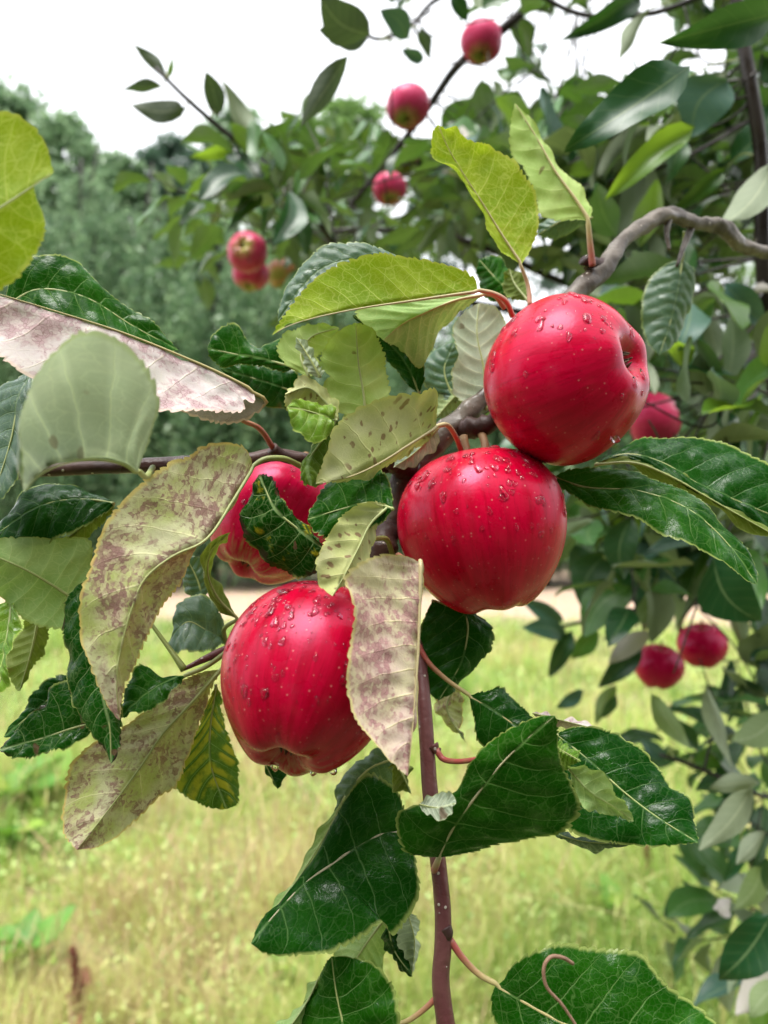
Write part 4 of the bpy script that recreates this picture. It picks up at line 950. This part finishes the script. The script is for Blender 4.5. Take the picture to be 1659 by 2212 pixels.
leaf('pale', 'D', [(830, 1985), (790, 2040), (745, 2110)], [(790, 1985), (735, 2020), (722, 2080)], [(842, 2020), (830, 2080), (815, 2120)], d=(.315, .315), teeth=.0003)
leaf('grey', 'D', [(880, 1970), (895, 2030), (890, 2108)], [(842, 2000), (855, 2050), (875, 2090)], [(905, 1990), (902, 2050)], d=(.308, .305), mid=.5)
leaf('dark', 'U', [(838, 2000), (850, 2050), (891, 2110)], [(828, 2015), (838, 2055), (865, 2090)], [(850, 2010), (868, 2060)], d=(.306, .303), mid=.5)
leaf('green', 'U', [(760, 2300), (740, 2210), (725, 2140), (716, 2066)], [(640, 2260), (650, 2190), (680, 2130), (700, 2085)], [(840, 2290), (862, 2220), (856, 2160), (835, 2110), (800, 2080), (750, 2066)], d=(.27, .282), oL=.010, oR=-.002, main='R', nveins=6, label='dark leaf at the bottom edge left of the shoot')
leaf('pale', 'D', [(690, 2110), (660, 2170), (610, 2240)], [(680, 2120), (640, 2175), (590, 2230)], [(700, 2130), (680, 2180), (640, 2240)], d=(.288, .275), teeth=.0002, mid=.4)
leaf('green', 'U', [(1070, 2129), (1130, 2164), (1210, 2208), (1320, 2255), (1600, 2330)], [(1085, 2120), (1110, 2080), (1150, 2058), (1210, 2040), (1262, 2046), (1305, 2050), (1350, 2053), (1388, 2062), (1405, 2085), (1428, 2118), (1460, 2145), (1500, 2168), (1540, 2205), (1590, 2260)],
     [(1060, 2160), (1075, 2220), (1160, 2290), (1300, 2340), (1450, 2360)], d=(.283, .255), oL=.012, oR=-.004, pet=[(972, 2030, .287), (1000, 2070, .286), (1035, 2105, .285)], pcol='p', nveins=7, mid=1.2, teeth=.0012, label='large dark leaf at the bottom right with a dry tendril on it')
leaf('green', 'U', [(850, 2215), (800, 2260), (760, 2320)], [(820, 2215), (770, 2260)], [(850, 2250), (800, 2310)], d=(.285, .28), pet=[(952, 2125, .285), (945, 2150, .285), (890, 2200, .285)], pcol='p')
wood('leaf_stalk', [(1110, 1620, .288), (1040, 1638, .295), (985, 1645, .303), (955, 1638, .308), (942, 1618, .309)], [.0009, .0010, .0011, .0014], PM['p'], 8, 20, .03)
wood('dry_tendril', [(1238, 2082, .262), (1215, 2068, .260), (1188, 2068, .259), (1175, 2090, .258), (1180, 2130, .257), (1210, 2165, .257), (1228, 2190, .257), (1260, 2240, .256)], [.0006, .0008, .0006, .0005, .0005], M_DRY, 6, 40, .1)

# ------------------------------------------------------------------ the apple tree behind
tree = thing('apple_tree', (1.05, 1.45, 0.0), 'blurred apple tree behind the bough, leafy and hung with small apples', 'tree')
limbs_px = [
 ('trunk', None, [(1.05, 1.45, -.05), (1.02, 1.42, .7), (1.0, 1.40, 1.3), (1.08, 1.45, 2.0), (1.05, 1.40, 2.6)], [.06, .05, .045, .03, .015]),
 ('limb', None, [tuple(P(1580, -80, .75)), tuple(P(1600, 60, .75)), tuple(P(1622, 190, .75)), tuple(P(1642, 320, .76)), tuple(P(1650, 600, .78)), tuple(P(1690, 900, .85)), (.85, 1.3, 1.2)], [.006, .007, .009, .011, .011, .014, .018]),
 ('limb', None, [tuple(P(760, 440, 1.38)), tuple(P(850, 330, 1.34)), tuple(P(930, 225, 1.30)), tuple(P(990, 140, 1.25)), tuple(P(1090, 60, 1.2)), tuple(P(1200, -30, 1.2)), (.5, 1.25, 2.35), (1.02, 1.40, 2.2)], [.004, .006, .008, .009, .010, .012, .016, .02]),
 ('limb', None, [tuple(P(560, 525, 1.36)), tuple(P(700, 500, 1.36)), tuple(P(830, 497, 1.33)), tuple(P(950, 506, 1.3)), tuple(P(1060, 540, 1.3)), tuple(P(1250, 620, 1.35)), (.75, 1.40, 1.75), (1.0, 1.4, 1.5)], [.003, .005, .006, .007, .008, .01, .014, .018]),
 ('limb', None, [tuple(P(335, 145, .92)), tuple(P(400, 210, .93)), tuple(P(480, 280, .95)), tuple(P(590, 370, 1.0)), tuple(P(680, 470, 1.05)), tuple(P(760, 570, 1.15)), tuple(P(950, 640, 1.3)), (.75, 1.40, 1.70)], [.0025, .004, .005, .0055, .0065, .008, .01, .012]),
 ('limb', None, [tuple(P(1380, 905, .95)), tuple(P(1480, 850, .98)), tuple(P(1570, 800, 1.0)), tuple(P(1660, 742, 1.05)), (.8, 1.25, 1.7), (1.0, 1.4, 1.6)], [.003, .004, .005, .006, .01, .014]),
 ('limb', None, [tuple(P(1472, 1385, 1.06)), tuple(P(1470, 1345, 1.04)), tuple(P(1500, 1300, 1.0)), tuple(P(1560, 1255, 1.0)), tuple(P(1680, 1200, 1.05)), (.85, 1.3, 1.25), (1.0, 1.4, 1.15)], [.003, .004, .004, .0045, .006, .012, .016]),
 ('limb', None, [tuple(P(1180, 1360, 1.1)), tuple(P(1270, 1341, 1.08)), tuple(P(1360, 1322, 1.05)), tuple(P(1460, 1290, 1.05)), tuple(P(1620, 1215, 1.05)), (.85, 1.3, 1.22)], [.002, .0045, .0045, .0045, .005, .01]),
 ('limb', None, [tuple(P(1425, 1630, .85)), tuple(P(1500, 1655, .84)), tuple(P(1580, 1690, .82)), tuple(P(1680, 1725, .85)), (.75, 1.15, 1.05), (1.0, 1.4, .95)], [.002, .003, .0035, .004, .009, .015]),
 ('limb', None, [tuple(P(1600, 2140, .9)), tuple(P(1640, 2020, .9)), tuple(P(1680, 1900, .95)), (.8, 1.2, .95), (1.0, 1.4, .9)], [.002, .003, .004, .008, .014]),
 ('limb', None, [tuple(P(1120, -40, 1.0)), tuple(P(1250, 30, 1.0)), tuple(P(1400, 30, 1.0)), tuple(P(1560, -20, 1.0)), (.8, 1.1, 2.2), (1.03, 1.40, 2.1)], [.003, .004, .005, .006, .01, .016]),
 ('limb', None, [tuple(P(1230, 330, 1.15)), tuple(P(1330, 380, 1.12)), tuple(P(1450, 400, 1.1)), tuple(P(1600, 420, 1.1)), (.8, 1.2, 1.95), (1.03, 1.4, 1.8)], [.003, .004, .005, .006, .01, .016]),
 ('limb', None, [tuple(P(720, 5, 1.0)), tuple(P(800, 80, 1.02)), tuple(P(880, 60, 1.08)), tuple(P(960, -10, 1.15)), (.35, 1.2, 2.3)], [.002, .003, .004, .005, .007]),
]
limb_pts = []
for k_, (nm_, _, pts, rad) in enumerate(limbs_px):
    path = spline(np.array(pts), 60); limb_pts.append(path)
    V, F = tube_vf(path, rad, 10, .05, 60 + k_)
    link(nm_, mk_mesh(nm_, V, F, M_FARBARK), tree)
limb_all = np.vstack(limb_pts)

def proto(seed, width=.5, bend=.25, fold=.3, nu=8, nv=2):
    """leaf of length 1 along +X, width along Y, upper face +Z"""
    r = np.random.default_rng(seed)
    u = np.linspace(0, 1, nu + 1); vv = np.linspace(-1, 1, 2 * nv + 1)
    hw = width * .5 * np.sin(math.pi * u ** .85) ** .8 * (1 - .15 * u) + .002
    tw = r.normal(0, .25); side = r.normal(0, .05)
    V = np.zeros((nu + 1, 2 * nv + 1, 3)); lc = np.zeros_like(V)
    for j, v in enumerate(vv):
        wob = .04 * np.sin(u * 9 + seed + 2 * v)
        V[:, j, 0] = u - .12 * bend * u ** 2
        V[:, j, 1] = hw * v * math.cos(fold) + side * np.sin(math.pi * u)
        V[:, j, 2] = -bend * u ** 2 * .5 + hw * abs(v) * math.sin(fold) + hw * v * tw * u + wob * abs(v)
        lc[:, j] = np.stack([7 * (u - .2 * abs(v)) + .3, np.full(nu + 1, v), u], 1)
    nc = 2 * nv + 1
    i, j = np.meshgrid(np.arange(nu), np.arange(nc - 1), indexing='ij')
    F = np.stack([i * nc + j, (i + 1) * nc + j, (i + 1) * nc + j + 1, i * nc + j + 1], -1).reshape(-1, 4)
    return V.reshape(-1, 3), F, lc.reshape(-1, 3)
PROTO = [proto(s, w, b, f) for s, w, b, f in [(1, .52, .3, .25), (2, .46, .55, .4), (3, .58, .15, .15), (4, .42, .8, .5), (5, .5, -.15, .3), (6, .55, .4, .7)]]
PMESH = {}
def pmesh(k, kind):
    if (k, kind) not in PMESH:
        V, F, lc = PROTO[k]
        PMESH[(k, kind)] = mk_mesh('far_leaf', V, F, BG[kind], attrs={'lc': ('FLOAT_VECTOR', lc)})
    return PMESH[(k, kind)]
def frame(dirv, upv):
    x = nrm(dirv); z = nrm(np.asarray(upv) - x * np.dot(upv, x)); y = np.cross(z, x)
    return np.stack([x, y, z], 1)
def far_leaf(base, dirv, upv, length, wid, k, kind):
    Rm = frame(dirv, upv)
    M = np.eye(4); M[:3, 0] = Rm[:, 0] * length; M[:3, 1] = Rm[:, 1] * wid; M[:3, 2] = Rm[:, 2] * length; M[:3, 3] = base
    o = bpy.data.objects.new('leaf', pmesh(k, kind)); C.objects.link(o)
    o.parent = tree; o.matrix_parent_inverse = Matrix.Translation(-ORG[tree.name]); o.matrix_basis = Matrix(M.tolist())
    return o
# leaves read one by one: base, tip, width, kind, side turned to us, roll, depth
TR = [((1490, 143), (1232, 290), 105, 'd', 'U', -.5, .50), ((1690, 25), (1474, 102), 100, 'd', 'U', .3, .52), ((1572, 172), (1500, 292), 110, 'b', 'U', .2, .68),
      ((1385, -10), (1262, 75), 70, 'd', 'U', .2, .8), ((1405, 18), (1305, 145), 38, 'p', 'D', .4, .75), ((1500, 275), (1320, 400), 75, 'y', 'U', -.3, .62),
      ((1445, 200), (1362, 258), 34, 'y', 'U', .3, .8), ((1565, 365), (1465, 458), 55, 'g', 'U', .2, .8), ((1672, 352), (1555, 490), 60, 'p', 'D', .1, .62),
      ((1565, 612), (1668, 705), 75, 'b', 'U', .2, .7), ((1685, 632), (1585, 614), 22, 'w', 'D', .5, .75),
      ((800, 75), (695, -10), 75, 'k', 'D', .3, .72), ((795, 85), (690, 72), 60, 'k', 'D', -.4, .74), ((752, 120), (638, 270), 62, 'k', 'D', .2, .66),
      ((882, 85), (822, 25), 45, 'b', 'U', .2, .9), ((915, 130), (872, 112), 40, 'b', 'U', .1, 1.0), ((975, -10), (1010, 45), 36, 'd', 'U', .2, 1.0), ((905, 60), (925, 125), 22, 'k', 'D', .6, 1.0),
      ((360, 168), (296, 100), 28, 'k', 'D', .3, .93), ((352, 186), (264, 182), 30, 'k', 'D', .5, .93), ((400, 232), (292, 226), 44, 'k', 'D', .0, .93), ((470, 252), (447, 152), 46, 'k', 'D', .2, .95),
      ((545, 300), (500, 192), 50, 'p', 'D', .3, .97), ((498, 318), (418, 350), 42, 'y', 'U', .3, .97), ((560, 350), (500, 262), 44, 'g', 'D', .3, .97), ((366, 165), (371, 128), 14, 'g', 'U', .2, .93),
      ((625, 420), (600, 320), 36, 'p', 'D', .4, 1.0), ((640, 440), (680, 270), 36, 'g', 'U', .4, 1.0), ((720, 300), (705, 265), 26, 'p', 'D', .4, 1.0),
      ((1235, 1175), (1292, 1278), 72, 'b', 'U', .2, .9), ((1250, 1120), (1225, 1060), 50, 'g', 'U', .4, 1.0), ((1235, 1362), (1188, 1472), 58, 'd', 'U', .1, .95), ((1288, 1352), (1236, 1428), 44, 'g', 'U', .3, 1.0),
      ((1215, 1345), (1130, 1300), 46, 'b', 'U', .2, 1.0), ((1222, 1372), (1135, 1360), 40, 'b', 'U', .2, .95), ((1425, 1232), (1368, 1348), 56, 'g', 'D', .3, .9), ((1405, 1365), (1314, 1432), 46, 'w', 'D', .1, .85),
      ((1388, 1400), (1296, 1492), 56, 'd', 'U', .2, .95), ((1540, 1205), (1645, 1340), 105, 'd', 'U', .2, .62), ((1408, 1500), (1482, 1612), 46, 'g', 'D', .3, .75), ((1525, 1478), (1560, 1650), 42, 'p', 'D', .4, .75),
      ((1680, 1540), (1580, 1600), 58, 'g', 'D', .2, .75), ((1330, 1480), (1285, 1560), 34, 'g', 'D', .3, 1.0), ((1330, 1500), (1300, 1570), 34, 'd', 'U', .3, .95), ((1260, 1490), (1205, 1530), 30, 'b', 'U', .3, 1.0),
      ((1590, 1465), (1680, 1530), 46, 'd', 'U', .2, .85), ((1620, 1425), (1680, 1400), 46, 'd', 'U', .2, .85), ((1625, 1700), (1512, 1825), 46, 'p', 'D', .35, .62), ((1640, 1690), (1528, 1700), 40, 'p', 'D', .3, .7),
      ((1655, 1795), (1572, 1868), 44, 'p', 'D', .3, .7), ((1645, 1870), (1590, 1955), 46, 'g', 'D', .1, .75), ((1600, 1830), (1580, 1900), 46, 'd', 'U', .3, .8), ((1665, 1975), (1555, 2125), 95, 'd', 'U', .2, .62),
      ((1665, 2060), (1590, 2180), 60, 'w', 'D', .3, .7), ((1690, 2120), (1610, 2200), 50, 'g', 'D', .2, .7), ((1650, 1850), (1690, 1960), 60, 'd', 'U', .2, .7), ((1580, 1945), (1540, 1965), 30, 'w', 'D', .3, .8),
      ((1440, 1640), (1380, 1600), 40, 'b', 'U', .2, .9), ((1500, 1655), (1560, 1600), 40, 'g', 'U', .2, .9)]
own = []
for q, (b_, t_, w_, kind, side, roll, d_) in enumerate(TR):
    B = P(*b_, d_); T_ = P(*t_, d_ + random.uniform(-.03, .03))
    Lr = np.linalg.norm(T_ - B); x = (T_ - B) / Lr
    view = nrm(np.array([0, 0, CAM_H]) - (B + T_) / 2)
    up0 = view if side == 'U' else -view
    y = np.cross(up0, x); upv = up0 * math.cos(roll) + y * math.sin(roll)
    far_leaf(B, x, upv, Lr * 1.04, w_ / FPX * d_ / .5 / max(.6, math.cos(roll)), q % 4 if side == 'U' else (q % 3), kind)
    own.append(B)
    # stalk from the nearest limb
    j = int(np.argmin(np.linalg.norm(limb_all - B, axis=1))); A = limb_all[j]
    if np.linalg.norm(A - B) < .09:
        V, F = tube_vf(spline([A, (A + B) / 2 + np.array([0, 0, .01]), B], 8), [.0012, .001, .0008], 6)
        link('leaf_stalk', mk_mesh('leaf_stalk', V, F, PM['g']), tree)

# twigs with leaves growing off the limbs, region by region: x0, x1, y0, y1, d0, d1, twigs
REG = [(880, 1130, -40, 200, 1.05, 1.5, 8), (1080, 1300, 150, 420, 1.0, 1.7, 18), (1300, 1659, 230, 520, .85, 1.7, 30), (1400, 1659, -60, 50, 1.0, 1.3, 5), (1150, 1330, -60, 10, 1.0, 1.3, 4),
       (1330, 1659, 480, 760, .8, 1.6, 28), (1330, 1659, 740, 1010, .8, 1.6, 24), (1230, 1659, 1010, 1240, .85, 1.6, 22), (640, 900, 280, 500, 1.1, 1.9, 13), (900, 1120, 230, 560, 1.1, 1.9, 19),
       (440, 680, 420, 570, 1.15, 1.8, 13), (620, 1000, 470, 640, 1.3, 1.9, 12), (1560, 1659, 1250, 1480, .9, 1.2, 3), (1560, 1680, 1560, 1760, .8, 1.2, 5), (1610, 1690, 1780, 2150, .8, 1.1, 5), (1560, 1659, 60, 240, .9, 1.3, 5),
       (430, 740, 390, 540, .9, 1.1, 4), (640, 1000, 300, 480, .9, 1.1, 5), (1080, 1300, 210, 420, .75, 1.0, 5), (1340, 1659, 560, 1000, .65, .9, 12), (1270, 1640, 1050, 1250, .7, .9, 6), (1400, 1659, 150, 450, .7, .9, 6)]
inst = []
for (x0, x1, y0, y1, d0, d1, n) in REG:
    for k in range(n):
        dd = rng.uniform(d0, d1)
        S = P(rng.uniform(x0, x1), rng.uniform(y0, y1), dd)
        j = int(np.argmin(np.linalg.norm(limb_all - S, axis=1))); A = limb_all[j]
        gr = S - A; gl = np.linalg.norm(gr)
        dirv = nrm(nrm(gr) * .7 + nrm(rng.normal(0, 1, 3)) * .6 + np.array([-.2, 0, .25]))
        TL = rng.uniform(.07, .15)
        E = S + dirv * TL
        pth = spline([A, A * .5 + S * .5 + rng.normal(0, .015, 3), S, E], 24)
        V, F = tube_vf(pth, [.0016, .0013, .0011, .0007], 6)
        link('twig', mk_mesh('twig', V, F, M_FARBARK), tree)
        nl = rng.integers(9, 15)
        for q in range(nl):
            f = .45 + .55 * (q + .5) / nl
            B = pth[int(f * 23)]
            a = q * 2.4 + rng.uniform(-.4, .4)
            s1 = nrm(np.cross(dirv, [0, 0, 1.0]) + 1e-6); s2 = np.cross(dirv, s1)
            ld = nrm(dirv * rng.uniform(.2, .8) + (s1 * math.cos(a) + s2 * math.sin(a)) * .9 + np.array([0, 0, rng.uniform(-.45, .35)]))
            up = nrm(np.array([rng.normal(0, .45), rng.normal(-.1, .45), 1.0]))
            ln = rng.uniform(.05, .088)
            kind = rng.choice(['d', 'd', 'd', 'g', 'b', 'p', 'p', 'w'] if x0 < 1000 and y0 < 700 else ['d', 'd', 'd', 'g', 'g', 'y', 'b', 'b', 'p', 'p'])
            inst.append((B + ld * .018, ld, up, ln, ln * rng.uniform(.8, 1.15), int(rng.integers(0, 6)), kind))
FARAP = [(1040, 90, 52), (882, 230, 54), (842, 408, 40), (533, 545, 52), (540, 592, 46), (1423, 1440, 62), (1518, 1394, 62), (1408, 912, 74)]
GAPS = [(1215, 60, 45), (1215, 130, 40), (1300, 115, 45), (1350, 70, 50), (1410, 70, 45), (1390, 120, 35), (1530, 120, 38), (895, 90, 60), (960, 50, 45), (950, 150, 35), (990, 190, 25), (1060, 170, 22), (1090, 30, 25),
        (760, 190, 70), (820, 130, 70), (700, 60, 90), (600, 140, 80), (1150, 200, 22), (560, 80, 120), (420, 60, 160), (330, 300, 60), (440, 150, 70)]
def clear(it):
    m = it[0] + it[1] * it[3] * .5
    px = 829.5 + m[0] / m[1] * FPX; py = 1106 - (m[2] - CAM_H) / m[1] * FPX; rl = it[3] * .5 / m[1] * FPX
    return all(math.hypot(px - a, py - b) > c + .55 * rl for a, b, c in FARAP) and all(math.hypot(px - a, py - b) > c + .5 * rl for a, b, c in GAPS)
inst = [it for it in inst if clear(it)]
inst.sort(key=lambda t: t[0][1] / t[3])
NPART = 300 - len(TR)
for it in inst[:NPART]: far_leaf(*it)
Vs, Fs, lcs, rs, off = [], [], [], [], 0
for (B, ld, up, ln, wd, k, kind) in inst[NPART:]:
    V, F, lc = PROTO[k]; Rm = frame(ld, up)
    W = B + V[:, :1] * ln * Rm[:, 0] + V[:, 1:2] * wd * Rm[:, 1] + V[:, 2:] * ln * Rm[:, 2]
    Vs.append(W); Fs.append(F + off); off += len(V); lcs.append(lc); rs.append(np.full(len(V), {'d': .08, 'g': .55, 'y': .95, 'b': .3, 'p': .8, 'w': 1.0}[kind] + rng.normal(0, .08)))
fo = link('foliage', mk_mesh('foliage', np.vstack(Vs), np.vstack(Fs), BGM, attrs={'lc': ('FLOAT_VECTOR', np.vstack(lcs)), 'rnd': ('FLOAT', np.clip(np.concatenate(rs), 0, 1))}), tree)
fo['kind'] = 'stuff'
print('far leaves', len(inst), 'near leaves', LEAF_N)

# ------------------------------------------------------------------ weeds standing in the grass
gm = G('dock_dry'); M_DOCK = gm.finish(gm.n('BsdfPrincipled', {'Base Color': gm.mix(gm.noise(gm.n('TexCoord', out=3), 60, 3), (.13, .035, .02), (.24, .09, .05)), 'Roughness': .75}))
M_WLEAF = tint_material('weed_leaf', [(0, (.06, .19, .03)), (.5, (.13, .30, .04)), (1, (.28, .40, .05))], (.3, .5, .05))
def on_ground(px, py):
    d = CAM_H / ((py - 1106) / FPX); x = X(px, d)
    d2 = (CAM_H - float(ground_h(np.array(x), np.array(d)))) / ((py - 1106) / FPX)
    return X(px, d2), d2
def dock(px, py, h, label, seed):
    r = np.random.default_rng(seed); x, y = on_ground(px, py); z = float(ground_h(np.array(x), np.array(y)))
    t = thing('dock_plant', (x, y, z), label, 'plant', 'dried dock plants')
    p = spline([(x, y, z - .02), (x + .01, y, z + h * .5), (x - .01, y + .01, z + h)], 20)
    V, F = tube_vf(p, [.005, .004, .002], 8); link('stem', mk_mesh('stem', V, F, M_DOCK), t)
    n = 500; f = r.random(n) ** .7 * .75 + .25; c = p[(f * 19).astype(int)] + r.normal(0, 1, (n, 3)) * (.013 * (1.25 - f))[:, None]
    d, e = rand_dirs(n, r); V, F = leaf_quads(c, d, e, r.uniform(.004, .008, n), .6)
    link('seed_head', mk_mesh('seed_head', V, F, M_DOCK, smooth=False), t)
    for k in range(3 if seed == 1 else 0):
        a = r.uniform(0, 6.28); V, F, lc = PROTO[k]; L = .09
        Rm = frame((math.cos(a), math.sin(a), .5), (0, 0, 1.0)); W = np.array([x, y, z + .03 + .05 * k]) + (V * np.array([L, L * .8, L])) @ Rm.T
        link('leaf', mk_mesh('leaf', W, F, M_DOCK), t)
def leafy(px, py, s, label, seed, n=9):
    r = np.random.default_rng(seed); x, y = on_ground(px, py); z = float(ground_h(np.array(x), np.array(y)))
    t = thing('broadleaf_weed', (x, y, z), label, 'plant', 'broad leaved weeds')
    for k in range(n):
        a = k * 2.4 + r.uniform(-.3, .3); V, F, lc = PROTO[k % 6]; L = s * r.uniform(.7, 1.2)
        Rm = frame((math.cos(a), math.sin(a), r.uniform(.3, 1.0)), (0, 0, 1.0)); W = np.array([x, y, z + .02 + r.uniform(0, .1)]) + (V * np.array([L, L * 1.1, L])) @ Rm.T
        link('leaf', mk_mesh('leaf', W, F, M_WLEAF, attrs={'rnd': ('FLOAT', np.full(len(V), r.random()))}), t)
dock(160, 2260, .26, 'dried red brown dock stalk at the lower left', 1)
dock(1392, 1960, .42, 'dried red brown dock stalk left of the blurred leaves at lower right', 2)
leafy(30, 1770, .22, 'bright green broad leaved weed at the left edge of the grass', 1, 12)
leafy(55, 1720, .18, 'broad leaved weed highest up the left edge, under the hanging leaves', 7, 12)
leafy(120, 1740, .2, 'broad leaved weed just right of the one at the left edge', 2, 10)
leafy(20, 1860, .15, 'weed clump at the left edge, just below the bright broad leaved weeds', 8, 12)
leafy(190, 1800, .12, 'weed clump below the tip of the long blotched leaf', 9, 10)
leafy(60, 2120, .16, 'broad leaved weed low in the bottom left corner', 3, 10)
leafy(610, 2160, .10, 'small lime green weed left of the bottom dark leaf', 4, 6)
leafy(1290, 1900, .12, 'small fresh green weed below the wide wet leaf', 5, 8)
leafy(1330, 2010, .12, 'green weed in the grass above the bottom right leaf', 6, 8)
